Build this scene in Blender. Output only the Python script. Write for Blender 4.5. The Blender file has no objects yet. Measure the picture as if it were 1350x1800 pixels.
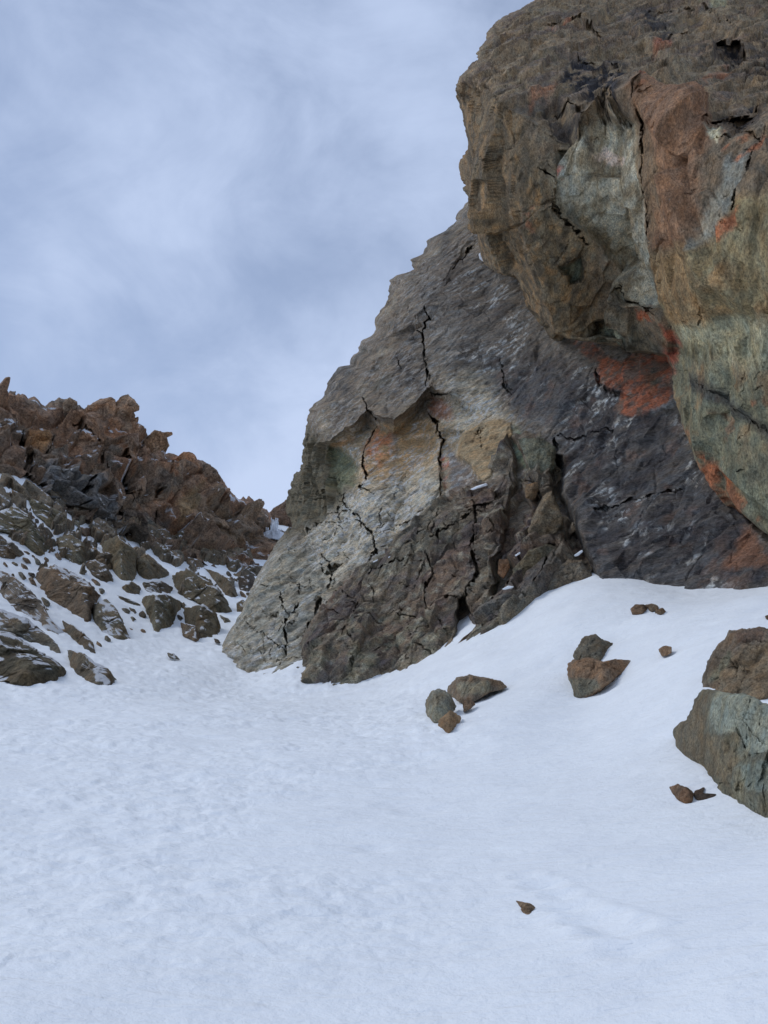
import bpy, math
import numpy as np
from mathutils import Vector

# ------------------------------------------------------------------ camera, sky, sun, exposure
sc = bpy.context.scene
C = sc.collection
EYE = 1.7
FPX = 1386.0                 # focal length in pixels of the 1350 x 1800 photograph
PITCH = math.radians(20.0)
cam_d = bpy.data.cameras.new('camera')
cam = bpy.data.objects.new('camera', cam_d)
C.objects.link(cam)
cam.location = (0, 0, EYE)
cam.rotation_euler = (math.radians(90) + PITCH, 0, 0)
cam_d.sensor_fit = 'VERTICAL'
cam_d.sensor_height = 36.0
cam_d.lens = 36.0 * FPX / 1800.0
cam_d.clip_start = 0.1
cam_d.clip_end = 3000
sc.camera = cam

SUN_EL, SUN_AZ = math.radians(50), math.radians(-72)    # azimuth from +Y, clockwise; minus = left
world = bpy.data.worlds.new("World")
sc.world = world
world.use_nodes = True
wt = world.node_tree
wt.nodes.clear()
WN = wt.nodes.new
out = WN('ShaderNodeOutputWorld')
bg = WN('ShaderNodeBackground')
bg.inputs['Strength'].default_value = 0.10
sky = WN('ShaderNodeTexSky')
sky.sky_type = 'NISHITA'
sky.sun_disc = False
sky.sun_elevation = SUN_EL
sky.sun_rotation = SUN_AZ
sky.altitude = 2500
sky.air_density = 1.0
sky.dust_density = 0.6
tc = WN('ShaderNodeTexCoord')
sep = WN('ShaderNodeSeparateXYZ')
wt.links.new(tc.outputs['Generated'], sep.inputs[0])
def wmath(op, a, b=None, clamp=False):
    n = WN('ShaderNodeMath'); n.operation = op; n.use_clamp = clamp
    for i, v in enumerate((a, b)):
        if v is None: continue
        if isinstance(v, (int, float)): n.inputs[i].default_value = v
        else: wt.links.new(v, n.inputs[i])
    return n.outputs[0]
zc = wmath('ADD', wmath('MAXIMUM', sep.outputs[2], 0.0), 0.22)
comb = WN('ShaderNodeCombineXYZ')
wt.links.new(wmath('DIVIDE', sep.outputs[0], zc), comb.inputs[0])
wt.links.new(wmath('DIVIDE', sep.outputs[1], zc), comb.inputs[1])
def wnoise(scale, detail, rough, dist, rot, stretch, off):
    m = WN('ShaderNodeMapping')
    m.inputs['Rotation'].default_value = (0, rot, 0)
    m.inputs['Scale'].default_value = stretch
    m.inputs['Location'].default_value = off
    wt.links.new(tc.outputs['Generated'], m.inputs[0])
    n = WN('ShaderNodeTexNoise')
    n.inputs['Scale'].default_value = scale
    n.inputs['Detail'].default_value = detail
    n.inputs['Roughness'].default_value = rough
    n.inputs['Distortion'].default_value = dist
    wt.links.new(m.outputs[0], n.inputs['Vector'])
    return n.outputs[0]
n1 = wnoise(3.1, 5, 0.5, 0.2, 0.6, (1, 1, 1.3), (6.3, 2.9, 1.3))
n2 = wnoise(6.0, 9, 0.62, 0.5, -0.9, (0.9, 1, 1.25), (0.4, 5.0, 0))
f = wmath('ADD', wmath('MULTIPLY', n1, 0.68), wmath('MULTIPLY', n2, 0.32))
mr = WN('ShaderNodeMapRange')
mr.inputs[1].default_value = 0.34; mr.inputs[2].default_value = 0.66
mr.inputs[3].default_value = 0.34; mr.inputs[4].default_value = 0.90
mr.interpolation_type = 'SMOOTHSTEP'
wt.links.new(f, mr.inputs[0])
low = wmath('MULTIPLY', wmath('POWER', wmath('SUBTRACT', 1.0, wmath('MAXIMUM', sep.outputs[2], 0.0), True), 2.2), 0.62)
fac = wmath('ADD', mr.outputs[0], low, True)
mx = WN('ShaderNodeMix'); mx.data_type = 'RGBA'
wt.links.new(fac, mx.inputs[0])
wt.links.new(sky.outputs[0], mx.inputs[6])
mx.inputs[7].default_value = (4.65, 5.55, 7.5, 1)
wt.links.new(mx.outputs[2], bg.inputs[0])
wt.links.new(bg.outputs[0], out.inputs[0])

sun_d = bpy.data.lights.new('sun', 'SUN')
sun_d.energy = 0.95
sun_d.angle = math.radians(22)
sun_d.color = (1.0, 0.97, 0.93)
sun = bpy.data.objects.new('sun', sun_d)
C.objects.link(sun)
sdir = Vector((math.sin(SUN_AZ) * math.cos(SUN_EL), math.cos(SUN_AZ) * math.cos(SUN_EL), math.sin(SUN_EL)))
sun.rotation_euler = (-sdir).to_track_quat('-Z', 'Y').to_euler()
sun.location = (-30, -30, 60)

sc.view_settings.view_transform = 'Standard'
sc.view_settings.look = 'None'
sc.view_settings.exposure = 0.28
sc.view_settings.gamma = 1.0
sc.view_settings.use_curve_mapping = False
sc.cycles.max_bounces = 5
sc.cycles.diffuse_bounces = 3

# ------------------------------------------------------------------ small numeric library
F4 = np.float32
cp, sp = math.cos(PITCH), math.sin(PITCH)
def rays(px, py):
    """unit horizontal ray: x, y with x2+y2=1, and the slope t."""
    x = (np.asarray(px, float) - 675.0) / FPX
    v = (900.0 - np.asarray(py, float)) / FPX
    y = cp - v * sp
    z = sp + v * cp
    h = np.sqrt(x * x + y * y)
    return x / h, y / h, z / h
def W(px, py, r):
    """world point on the ray of a pixel at horizontal distance r metres."""
    x, y, t = rays(px, py)
    r = np.asarray(r, float)
    return np.stack([x * r, y * r, t * r + EYE], -1)

def _h(ix, iy, iz, seed):
    h = (ix.astype(np.uint32) * np.uint32(374761393) + iy.astype(np.uint32) * np.uint32(668265263)
         + iz.astype(np.uint32) * np.uint32(2147483647) + np.uint32((seed * 974634777) & 0xffffffff))
    h ^= h >> np.uint32(13); h *= np.uint32(1274126177); h ^= h >> np.uint32(16)
    h *= np.uint32(2246822519); h ^= h >> np.uint32(15)
    return h
def _u(h): return (h & np.uint32(0xffffff)).astype(F4) / F4(0xffffff)
def vnoise(p, seed=0):
    """value noise in -1..1, p (...,3)"""
    p = p.astype(F4); i = np.floor(p).astype(np.int64); f = p - i.astype(F4)
    f = f * f * f * (f * (f * 6 - 15) + 10)
    r = 0
    for dx in (0, 1):
        wx = f[..., 0] if dx else 1 - f[..., 0]
        for dy in (0, 1):
            wy = f[..., 1] if dy else 1 - f[..., 1]
            for dz in (0, 1):
                wz = f[..., 2] if dz else 1 - f[..., 2]
                r = r + wx * wy * wz * _u(_h(i[..., 0] + dx, i[..., 1] + dy, i[..., 2] + dz, seed))
    return r * 2 - 1
ROT = np.array([[0.8, 0.6, 0], [-0.36, 0.48, 0.8], [0.48, -0.64, 0.6]], F4)
def fbm(p, octv=4, seed=0, gain=0.5):
    a, s, r = 1.0, 0.0, 0
    p = p.astype(F4)
    for o in range(octv):
        r = r + a * vnoise(p, seed + o * 17); s += a; a *= gain
        p = (p @ ROT.T) * 2.03 + 7.7
    return r / s
def worley(p, seed=0, full=False):
    """F1, F2, four random numbers of the cell, offset from its centre"""
    p = p.astype(F4); sh = p.shape[:-1]; p = p.reshape(-1, 3)
    i = np.floor(p).astype(np.int64); n = len(p)
    F1 = np.full(n, 9.0, F4); F2 = np.full(n, 9.0, F4)
    hid = np.zeros(n, np.uint32); off = np.zeros((n, 3), F4); hi2 = hid.copy(); of2 = off.copy()
    for dx in (-1, 0, 1):
        for dy in (-1, 0, 1):
            for dz in (-1, 0, 1):
                c = i + np.array([dx, dy, dz])
                h = _h(c[:, 0], c[:, 1], c[:, 2], seed)
                q = np.stack([_u(h), _u(h * np.uint32(2654435761) ^ (h >> np.uint32(7))), _u(h * np.uint32(40503) ^ (h >> np.uint32(11)))], -1)
                d = p - (c.astype(F4) + q)
                dist = np.sqrt((d * d).sum(-1))
                new = dist < F1
                sec = ~new & (dist < F2)
                hi2 = np.where(new, hid, np.where(sec, h, hi2)); of2[new] = off[new]; of2[sec] = d[sec]
                F2 = np.where(new, F1, np.minimum(F2, dist))
                F1 = np.where(new, dist, F1)
                hid = np.where(new, h, hid)
                off[new] = d[new]
    k = [_u(hid * np.uint32(m) ^ (hid >> np.uint32(9))) for m in (2246822519, 3266489917, 668265263, 374761393)]
    if full:
        k2 = [_u(hi2 * np.uint32(m) ^ (hi2 >> np.uint32(9))) for m in (2246822519, 3266489917, 668265263, 374761393)]
        return F1.reshape(sh), F2.reshape(sh), [a.reshape(sh) for a in k], off.reshape(sh + (3,)), [a.reshape(sh) for a in k2], of2.reshape(sh + (3,))
    return F1.reshape(sh), F2.reshape(sh), [a.reshape(sh) for a in k], off.reshape(sh + (3,))
def chisel(P, size, seed, stretch=None, warp=0.3, tilt=1.0, step=0.5, groove=0.5, gw=0.06, bw=0.16):
    """fractured rock relief: every cell is a tilted plane, with a groove at its joints. About -1..1"""
    q = P.astype(F4)
    if stretch is not None: q = q @ np.asarray(stretch, F4).T
    q = q / size
    if warp:
        q = q + warp * np.stack([fbm(q * 0.8 + 11, 3, seed + 1), fbm(q * 0.8 + 31, 3, seed + 2), fbm(q * 0.8 + 51, 3, seed + 3)], -1)
    f1, f2, k, off, kb, ofb = worley(q, seed, True)
    e = tilt * ((kb[0] - .5) * ofb[..., 0] + (kb[1] - .5) * ofb[..., 1] + (kb[2] - .5) * ofb[..., 2]) * 2 + step * (kb[3] - .5)
    w_ = .5 * (1 - np.clip((f2 - f1) / bw, 0, 1))
    d = tilt * ((k[0] - .5) * off[..., 0] + (k[1] - .5) * off[..., 1] + (k[2] - .5) * off[..., 2]) * 2 + step * (k[3] - .5)
    d = d * (1 - w_) + e * w_
    return d - groove * np.exp(-((f2 - f1) / gw) ** 2) * np.clip(k[2] * kb[2] * 4, 0, 1.2), f2 - f1, k[3]
def basis(az, tiltdeg, a, b, c):
    """rows scaled: strike direction stretched by a, dip by b, normal by c (sizes multiply)"""
    ca, sa = math.cos(math.radians(az)), math.sin(math.radians(az))
    ct, st = math.cos(math.radians(tiltdeg)), math.sin(math.radians(tiltdeg))
    # first axis lies in the picture plane and climbs by tiltdeg to the right
    e1 = np.array([ct * ca, ct * sa, st]); e2 = np.array([-st * ca, -st * sa, ct]); e3 = np.array([-sa, ca, 0])
    return np.stack([e1 / a, e2 / b, e3 / c])
class TPS:
    def __init__(s, xy, v, smooth=0.0):
        s.c = np.asarray(xy, float); n = len(s.c); s.m = s.c.mean(0); s.k = s.c.std(0) + 1e-9
        x = (s.c - s.m) / s.k; s.x = x
        d = np.sqrt(((x[:, None] - x[None]) ** 2).sum(-1))
        K = np.where(d > 0, d * d * np.log(d + 1e-12), 0) + smooth * np.eye(n)
        A = np.zeros((n + 3, n + 3)); A[:n, :n] = K; A[:n, n] = 1; A[:n, n + 1:] = x
        A[n, :n] = 1; A[n + 1:, :n] = x.T
        s.w = np.linalg.solve(A, np.concatenate([np.asarray(v, float), np.zeros(3)]))
    def __call__(s, a, b):
        a = np.asarray(a, float); b = np.asarray(b, float); sh = a.shape
        X = (np.stack([a.ravel(), b.ravel()], -1) - s.m) / s.k
        r = s.w[-3] + X @ s.w[-2:]
        for i in range(len(s.x)):
            d2 = ((X - s.x[i]) ** 2).sum(-1)
            r = r + s.w[i] * 0.5 * d2 * np.log(d2 + 1e-20)
        return r.reshape(sh)
def depth_field(pts, smooth=0.02):
    a = np.array(pts, float)
    t = TPS(a[:, :2], np.log(a[:, 2]), smooth)
    return lambda px, py: np.exp(t(px, py))
def seg_dist(px, py, poly, closed=False):
    q = list(poly) + ([poly[0]] if closed else [])
    d = np.full(px.shape, 1e9)
    for (x0, y0), (x1, y1) in zip(q[:-1], q[1:]):
        ex, ey = x1 - x0, y1 - y0
        t = np.clip(((px - x0) * ex + (py - y0) * ey) / (ex * ex + ey * ey + 1e-9), 0, 1)
        d = np.minimum(d, np.hypot(px - x0 - t * ex, py - y0 - t * ey))
    return d
def inside(px, py, poly):
    r = np.zeros(px.shape, bool); n = len(poly)
    for i in range(n):
        x0, y0 = poly[i]; x1, y1 = poly[(i + 1) % n]
        if y0 == y1: continue
        c = ((y0 > py) != (y1 > py)) & (px < (x1 - x0) * (py - y0) / (y1 - y0) + x0)
        r ^= c
    return r
def region(px, py, poly, soft):
    """1 inside, 0 outside, blended over soft px"""
    a = np.array(poly, float); m = soft + 2
    box = (px > a[:, 0].min() - m) & (px < a[:, 0].max() + m) & (py > a[:, 1].min() - m) & (py < a[:, 1].max() + m)
    res = np.zeros(px.shape)
    if box.any():
        x, y = px[box], py[box]
        d = seg_dist(x, y, poly, True) * np.where(inside(x, y, poly), 1, -1)
        t = np.clip(d / max(soft, .01) * .5 + .5, 0, 1)
        res[box] = t * t * (3 - 2 * t)
    return res
def zp(pts, x0, y0, s): return [(x0 + x * s, y0 + y * s) for x, y in pts]
Z1 = lambda *p: zp(p, 0, 640, .4148)
Z2 = lambda *p: zp(p, 380, 740, .5185)
Z3 = lambda *p: zp(p, 500, 340, .3704)
Z4 = lambda *p: zp(p, 790, 0, .4148)
Z5 = lambda *p: zp(p, 850, 450, .3704)
Z6 = lambda *p: zp(p, 700, 1000, .4815)
def lin(c):
    c = np.asarray(c, float) / 255
    return np.where(c <= .04045, c / 12.92, ((c + .055) / 1.055) ** 2.4)
GAIN = np.array([2.50, 2.24, 1.92])
def alb(*c):
    v = lin(c); g = float(v @ np.array([.3, .55, .15]))
    return np.clip((v * .92 + g * .08) * GAIN, 0, .75)
SNOW = np.array([.83, .85, .88])
def mixc(base, col, m): return base * (1 - m[..., None]) + np.asarray(col) * m[..., None]
def ss(x, a, b):
    t = np.clip((x - a) / (b - a), 0, 1); return t * t * (3 - 2 * t)

# ------------------------------------------------------------------ objects
def tag(o, label=None, cat=None, group=None, kind=None):
    if label: o['label'] = label
    if cat: o['category'] = cat
    if group: o['group'] = group
    if kind: o['kind'] = kind
    return o
def empty(name, loc):
    o = bpy.data.objects.new(name, None); C.objects.link(o); o.location = loc
    o.empty_display_size = .5
    return o
def mesh_obj(name, V, quads, mat, col=None, tris=None, parent=None, smooth=False, origin=None):
    V = np.asarray(V, F4).reshape(-1, 3)
    if origin is None: origin = (0, 0, 0)
    V = V - np.asarray(origin, F4)
    me = bpy.data.meshes.new(name)
    quads = np.asarray(quads, np.int32).reshape(-1, 4)
    tr = np.zeros((0, 3), np.int32) if tris is None else np.asarray(tris, np.int32).reshape(-1, 3)
    me.vertices.add(len(V)); me.vertices.foreach_set('co', V.ravel())
    li = np.concatenate([quads.ravel(), tr.ravel()])
    me.loops.add(len(li)); me.loops.foreach_set('vertex_index', li)
    np_ = len(quads) + len(tr)
    me.polygons.add(np_)
    st = np.concatenate([np.arange(len(quads)) * 4, len(quads) * 4 + np.arange(len(tr)) * 3]).astype(np.int32)
    me.polygons.foreach_set('loop_start', st)
    me.polygons.foreach_set('use_smooth', np.full(np_, smooth, bool))
    me.update(calc_edges=True)
    if col is not None:
        a = me.color_attributes.new('Col', 'FLOAT_COLOR', 'POINT')
        c4 = np.ones((len(V), 4), F4); c4[:, :3] = np.asarray(col, F4).reshape(-1, 3)
        a.data.foreach_set('color', c4.ravel())
    me.materials.append(mat)
    o = bpy.data.objects.new(name, me); C.objects.link(o)
    if parent is not None: o.parent = parent
    else: o.location = origin
    return o
def grid_quads(nr, nc):
    i = np.arange(nr * nc).reshape(nr, nc)
    return np.stack([i[:-1, :-1], i[1:, :-1], i[1:, 1:], i[:-1, 1:]], -1).reshape(-1, 4)
def compact(V, Q, col):
    u, inv = np.unique(Q, return_inverse=True)
    return V.reshape(-1, 3)[u], inv.reshape(-1, 4), col.reshape(-1, 3)[u]

# ------------------------------------------------------------------ materials
def rock_material(name, fine, contrast=0.5, bump=0.6, rot=(0, 0.5, 0), stretch=(1, 1, 1), pale=0.15, rough=0.82):
    """fine = size in metres of the smallest mottling"""
    m = bpy.data.materials.new(name); m.use_nodes = True
    t = m.node_tree; t.nodes.clear(); N = t.nodes.new; L = t.links.new
    o = N('ShaderNodeOutputMaterial'); b = N('ShaderNodeBsdfPrincipled')
    b.inputs['Roughness'].default_value = rough
    b.inputs['Specular IOR Level'].default_value = 0.25
    L(b.outputs[0], o.inputs[0])
    at = N('ShaderNodeAttribute'); at.attribute_name = 'Col'
    geo = N('ShaderNodeNewGeometry')
    mp = N('ShaderNodeMapping'); mp.inputs['Rotation'].default_value = rot; mp.inputs['Scale'].default_value = stretch
    L(geo.outputs['Position'], mp.inputs[0])
    def noise(scale, detail, rough_, dist=0.0, src=None):
        n = N('ShaderNodeTexNoise'); n.inputs['Scale'].default_value = scale
        n.inputs['Detail'].default_value = detail; n.inputs['Roughness'].default_value = rough_
        n.inputs['Distortion'].default_value = dist
        L((src or mp).outputs[0], n.inputs['Vector']); return n.outputs[0]
    def mapr(v, a, b_, c, d):
        n = N('ShaderNodeMapRange'); L(v, n.inputs[0])
        for i, x in enumerate((a, b_, c, d)): n.inputs[i + 1].default_value = x
        return n.outputs[0]
    def mth(op, a, b_=None):
        n = N('ShaderNodeMath'); n.operation = op
        for i, v in enumerate((a, b_)):
            if v is None: continue
            if isinstance(v, (int, float)): n.inputs[i].default_value = v
            else: L(v, n.inputs[i])
        return n.outputs[0]
    a1 = noise(0.22 / fine, 6, 0.62, 0.4)
    a2 = noise(1.6 / fine, 6, 0.8)
    tone = mth('MULTIPLY', mapr(a1, .3, .7, 1 - contrast * .7, 1 + contrast * .7), mapr(a2, .32, .68, 1 - contrast * 1.15, 1 + contrast * 1.15))
    # rock colour times tone, faded out where the attribute is snow-white
    vm = N('ShaderNodeMix'); vm.data_type = 'RGBA'; vm.blend_type = 'MULTIPLY'; vm.inputs[0].default_value = 1
    cmb = N('ShaderNodeCombineColor')
    hue = noise(0.35 / fine, 3, 0.5, 0.0)
    L(mth('MULTIPLY', tone, mapr(hue, .3, .7, 1.10, .90)), cmb.inputs[0]); L(tone, cmb.inputs[1])
    L(mth('MULTIPLY', tone, mapr(hue, .3, .7, .88, 1.10)), cmb.inputs[2])
    L(at.outputs['Color'], vm.inputs[6]); L(cmb.outputs[0], vm.inputs[7])
    # pale crystalline and lichen specks
    sp_ = mapr(noise(1.7 / fine, 3, 0.6, 1.0), .63, .70, 0, pale)
    pm = N('ShaderNodeMix'); pm.data_type = 'RGBA'; L(sp_, pm.inputs[0]); L(vm.outputs[2], pm.inputs[6])
    pm.inputs[7].default_value = (.34, .36, .33, 1)
    sepc = N('ShaderNodeSeparateColor'); L(at.outputs['Color'], sepc.inputs[0])
    snowm = mapr(sepc.outputs[2], .58, .72, 0, 1)
    fm = N('ShaderNodeMix'); fm.data_type = 'RGBA'; L(snowm, fm.inputs[0]); L(pm.outputs[2], fm.inputs[6]); L(at.outputs['Color'], fm.inputs[7])
    L(fm.outputs[2], b.inputs['Base Color'])
    bh = mth('ADD', mth('MULTIPLY', noise(0.5 / fine, 9, 0.72, 0.3), 1.0), mth('MULTIPLY', noise(2.6 / fine, 6, 0.75), .45))
    vo = N('ShaderNodeTexVoronoi'); vo.feature = 'DISTANCE_TO_EDGE'; vo.inputs['Scale'].default_value = .28 / fine
    wv = N('ShaderNodeMix'); wv.data_type = 'VECTOR'; wv.inputs[0].default_value = .12 
    nn = N('ShaderNodeTexNoise'); nn.inputs['Scale'].default_value = .3 / fine; L(mp.outputs[0], nn.inputs['Vector'])
    va = N('ShaderNodeVectorMath'); va.operation = 'SCALE'; va.inputs[3].default_value = fine * 2.0; L(nn.outputs['Color'], va.inputs[0])
    vb = N('ShaderNodeVectorMath'); vb.operation = 'ADD'; L(mp.outputs[0], vb.inputs[0]); L(va.outputs[0], vb.inputs[1])
    L(vb.outputs[0], vo.inputs['Vector'])
    cr = mapr(vo.outputs['Distance'], 0, .03, -.10, 0)
    hh = mth('ADD', bh, cr)
    bp = N('ShaderNodeBump'); bp.inputs['Strength'].default_value = bump; bp.inputs['Distance'].default_value = fine * 2.2
    L(hh, bp.inputs['Height']); L(bp.outputs[0], b.inputs['Normal'])
    return m
M_BLOCK = rock_material('overhang_rock', .15, .66, .8, (0, -.25, 0), (1.5, 1, .8), .25)
M_SLAB = rock_material('slab_rock', .20, .60, .8, (0, .55, 0), (.55, 1, 1.8), .35)
M_BUTT = rock_material('buttress_rock', .12, .68, 1.0, (0, -.6, 0), (1, 1, 1.2), .15)
M_RIDGE = rock_material('ridge_rock', .40, .66, .9, (0, .3, 0), (1, 1, 1), .08)
M_FLANK = rock_material('flank_rock', .22, .58, .9, (0, .4, 0), (1, 1, 1), .08)
M_BOUL = rock_material('boulder_rock', .07, .58, .9, (.3, .3, 0), (1, 1, 1), .12)

def snow_material(name='snow', near=True):
    m = bpy.data.materials.new(name); m.use_nodes = True
    t = m.node_tree; t.nodes.clear(); N = t.nodes.new; L = t.links.new
    o = N('ShaderNodeOutputMaterial'); b = N('ShaderNodeBsdfPrincipled'); L(b.outputs[0], o.inputs[0])
    b.inputs['Roughness'].default_value = 0.65
    b.inputs['Specular IOR Level'].default_value = 0.2
    geo = N('ShaderNodeNewGeometry')
    def noise(scale, detail, rough_, st=(1, 1, 1), dist=0.0):
        mp = N('ShaderNodeMapping'); mp.inputs['Scale'].default_value = st; mp.inputs['Rotation'].default_value = (0, 0, .5)
        L(geo.outputs['Position'], mp.inputs[0])
        n = N('ShaderNodeTexNoise'); n.inputs['Scale'].default_value = scale
        n.inputs['Detail'].default_value = detail; n.inputs['Roughness'].default_value = rough_; n.inputs['Distortion'].default_value = dist
        L(mp.outputs[0], n.inputs['Vector']); return n.outputs[0]
    a = noise(.9, 6, .65)
    mr = N('ShaderNodeMapRange'); L(a, mr.inputs[0]); mr.inputs[1].default_value = .3; mr.inputs[2].default_value = .7
    mx = N('ShaderNodeMix'); mx.data_type = 'RGBA'; L(mr.outputs[0], mx.inputs[0])
    mx.inputs[6].default_value = (.80, .83, .85, 1); mx.inputs[7].default_value = (.87, .90, .91, 1)
    L(mx.outputs[2], b.inputs['Base Color'])
    def mul(v, k):
        n = N('ShaderNodeMath'); n.operation = 'MULTIPLY'; L(v, n.inputs[0]); n.inputs[1].default_value = k; return n.outputs[0]
    def add(u, v):
        n = N('ShaderNodeMath'); n.operation = 'ADD'; L(u, n.inputs[0]); L(v, n.inputs[1]); return n.outputs[0]
    h = add(add(mul(noise(9, 5, .65), .35), mul(noise(3.2, 4, .55, (.5, 1.6, 1), .4), .9)), mul(noise(40, 3, .6), .06))
    bp = N('ShaderNodeBump'); bp.inputs['Strength'].default_value = .95; bp.inputs['Distance'].default_value = .07
    L(h, bp.inputs['Height']); L(bp.outputs[0], b.inputs['Normal'])
    return m
M_SNOW = snow_material()
def ice_material():
    m = bpy.data.materials.new('ice'); m.use_nodes = True
    b = m.node_tree.nodes['Principled BSDF']
    n = m.node_tree.nodes.new('ShaderNodeTexNoise'); n.inputs['Scale'].default_value = 2.5
    r = m.node_tree.nodes.new('ShaderNodeMix'); r.data_type = 'RGBA'
    m.node_tree.links.new(n.outputs[0], r.inputs[0])
    r.inputs[6].default_value = (.55, .58, .62, 1); r.inputs[7].default_value = (.74, .78, .84, 1)
    m.node_tree.links.new(r.outputs[2], b.inputs['Base Color'])
    b.inputs['Roughness'].default_value = .25
    return m
M_ICE = ice_material()

# ------------------------------------------------------------------ the snow slope
SC = [  # pixel, pixel, horizontal distance
 (0,1800,4.6),(675,1800,4.6),(1350,1800,4.4),(0,1600,6.9),(675,1600,6.9),(1350,1600,6.2),
 (0,1450,10.2),(675,1450,10.2),(1000,1450,9.8),(0,1330,15.5),(400,1330,15.8),(750,1330,15.5),
 (0,1250,24),(250,1260,23),(500,1260,23),(700,1260,20),
 (1350,1455,9.0),(1250,1400,10.3),(1190,1330,12.2),(1000,1330,13.8),(1100,1250,15.6),(900,1250,17.5),
 (770,1275,17.8),(850,1215,21),(1020,1215,19),(1230,1200,15.5),(1350,1220,14.2),(1100,1160,20),(1350,1120,17.5),
 (1150,1075,23.5),(1000,1100,24.5),(900,1130,26.5),(1350,1060,22.5),(1450,1060,22),(1450,1250,13),(1450,1400,9.5),
 (545,1212,31.3),(600,1206,31.5),(700,1181,31.2),(800,1126,30.6),(900,1070,30.0),(1045,1020,29.3),(1200,1034,27.9),(1350,1021,26.8),(1450,1010,26),
 (430,1190,37.5),(385,1150,42),(500,1178,36),(540,1166,35.5),
 (0,1205,30),(110,1203,30.5),(203,1204,31),(300,1180,36),(350,1150,42),(0,1100,40),(100,1120,41),(0,1000,52),(100,1020,55),(200,1060,55),
 (240,1130,45),(0,900,66),(100,960,66),(200,980,72),(300,1020,72),(300,1110,50),(390,1110,53),(0,850,76),(130,920,82),(200,945,87),
 (300,970,94),(400,990,99),(430,1050,76),(410,1080,64),(460,985,108),(470,950,122),(490,905,150),
 (-150,1200,28),(-150,1000,48),(-150,860,68),
]
_a = np.array(SC, float)
_x, _y, _t = rays(_a[:, 0], _a[:, 1])
_s = (_t * _a[:, 2] + EYE) / _a[:, 2]
_th = np.arctan2(_x, _y)
ex = [(th, 1.5, .13) for th in (-.5, 0, .5)] + [(-.1, 175, .36), (.35, 120, .38), (.2, 70, .36), (-.4, 160, .40), (.45, 60, .42), (-.25, 150, .38), (-.4, 110, .42), (0, 175, .36)]
_th = np.concatenate([_th, [e[0] for e in ex]]); _lr = np.concatenate([np.log(_a[:, 2]), [math.log(e[1]) for e in ex]])
_s = np.concatenate([_s, [e[2] for e in ex]])
_tps = TPS(np.stack([_th, _lr], -1), _s, 0.004)
def slope_s(th, r):
    thc = np.clip(th, -.62, .62)
    s = _tps(thc, np.log(np.clip(r, 1.2, 170)))
    w = ss(np.abs(th), .62, 1.4)
    return s * (1 - w) + w * .12 * np.cos(th)
# footprints and dents: (px, py, radius m, depth m)
DENTS = [(925,1545,.13,.05),(955,1560,.15,.06),(985,1578,.14,.05),(1010,1600,.17,.06),(1045,1622,.19,.09),(1085,1640,.19,.10),(1110,1675,.16,.05),
         (560,1255,.4,.06),(1045,1523,.05,.03),(640,1560,.3,.04),(350,1600,.25,.03),(740,1430,.3,.05),(700,1420,.3,.05),(420,1440,.3,.05),(215,1480,.35,.04),(1060,1440,.2,.02)]
def snow_detail(x, y, r):
    p = np.stack([x, y, np.zeros_like(x)], -1)
    th = np.arctan2(x, y)
    g = np.clip(r / 14, .25, 3.0)
    h = .10 * fbm(p / 5.0, 3, 5) * np.clip(r / 10, .2, 2.5)
    # runnel of avalanche debris down the middle-left
    m = ss(fbm(p / 3.2 + 9, 3, 21), -.45, .2) * (1 - .85 * ss(th, -.02, .2)) * (.35 + .65 * ss(r, 4, 9)) * (1 - .6 * ss(r, 34, 60)) 
    f1, f2, k, o = worley(np.stack([x / .42, y / .55, np.zeros_like(x)], -1) + .25 * np.stack([fbm(p / .6, 2, 3), fbm(p / .6 + 5, 2, 4), 0 * x], -1), 8)
    lump = np.clip(.62 - f1, 0, 1) * k[0]
    h = h + m * (.09 * lump + .06 * fbm(p / .26, 4, 31, .6))
    # soft wind ripples, mostly on the right bank
    q = np.stack([(x * .8 + y * .6) / .9, (-x * .6 + y * .8) / .28, 0 * x], -1)
    h = h + .010 * fbm(q, 3, 41) * ss(th, -.1, .25) * g
    q = np.stack([x / .8, y / .5, 0 * x], -1)
    h = h + .048 * fbm(q, 6, 44, .62) * g * (1 - .6 * ss(th, .0, .3))
    # old, half filled foot holes
    f1, f2, k, o = worley(np.stack([x / 1.1, y / 1.1, 0 * x], -1), 77)
    h = h - .05 * np.exp(-(f1 / .17) ** 2) * ss(k[1], .55, .7) * ss(fbm(p / 4 + 3, 2, 9), -.1, .3)
    return h
def hit(px, py):
    """horizontal distance at which a pixel's ray meets the snow"""
    px = np.atleast_1d(np.asarray(px, float)); py = np.atleast_1d(np.asarray(py, float))
    x, y, t = rays(px, py); th = np.arctan2(x, y)
    R = np.exp(np.linspace(math.log(2), math.log(190), 260))
    S = slope_s(np.repeat(th[:, None], len(R), 1), np.repeat(R[None], len(th), 0))
    g = S * R - EYE - t[:, None] * R
    pos = g > 0
    i = np.where(pos.any(1), pos.argmax(1), len(R) - 1); i = np.maximum(i, 1)
    a = np.arange(len(th)); g0, g1 = g[a, i - 1], g[a, i]
    w = np.clip(-g0 / (g1 - g0 + 1e-9), 0, 1)
    return R[i - 1] * (1 - w) + R[i] * w
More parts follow.
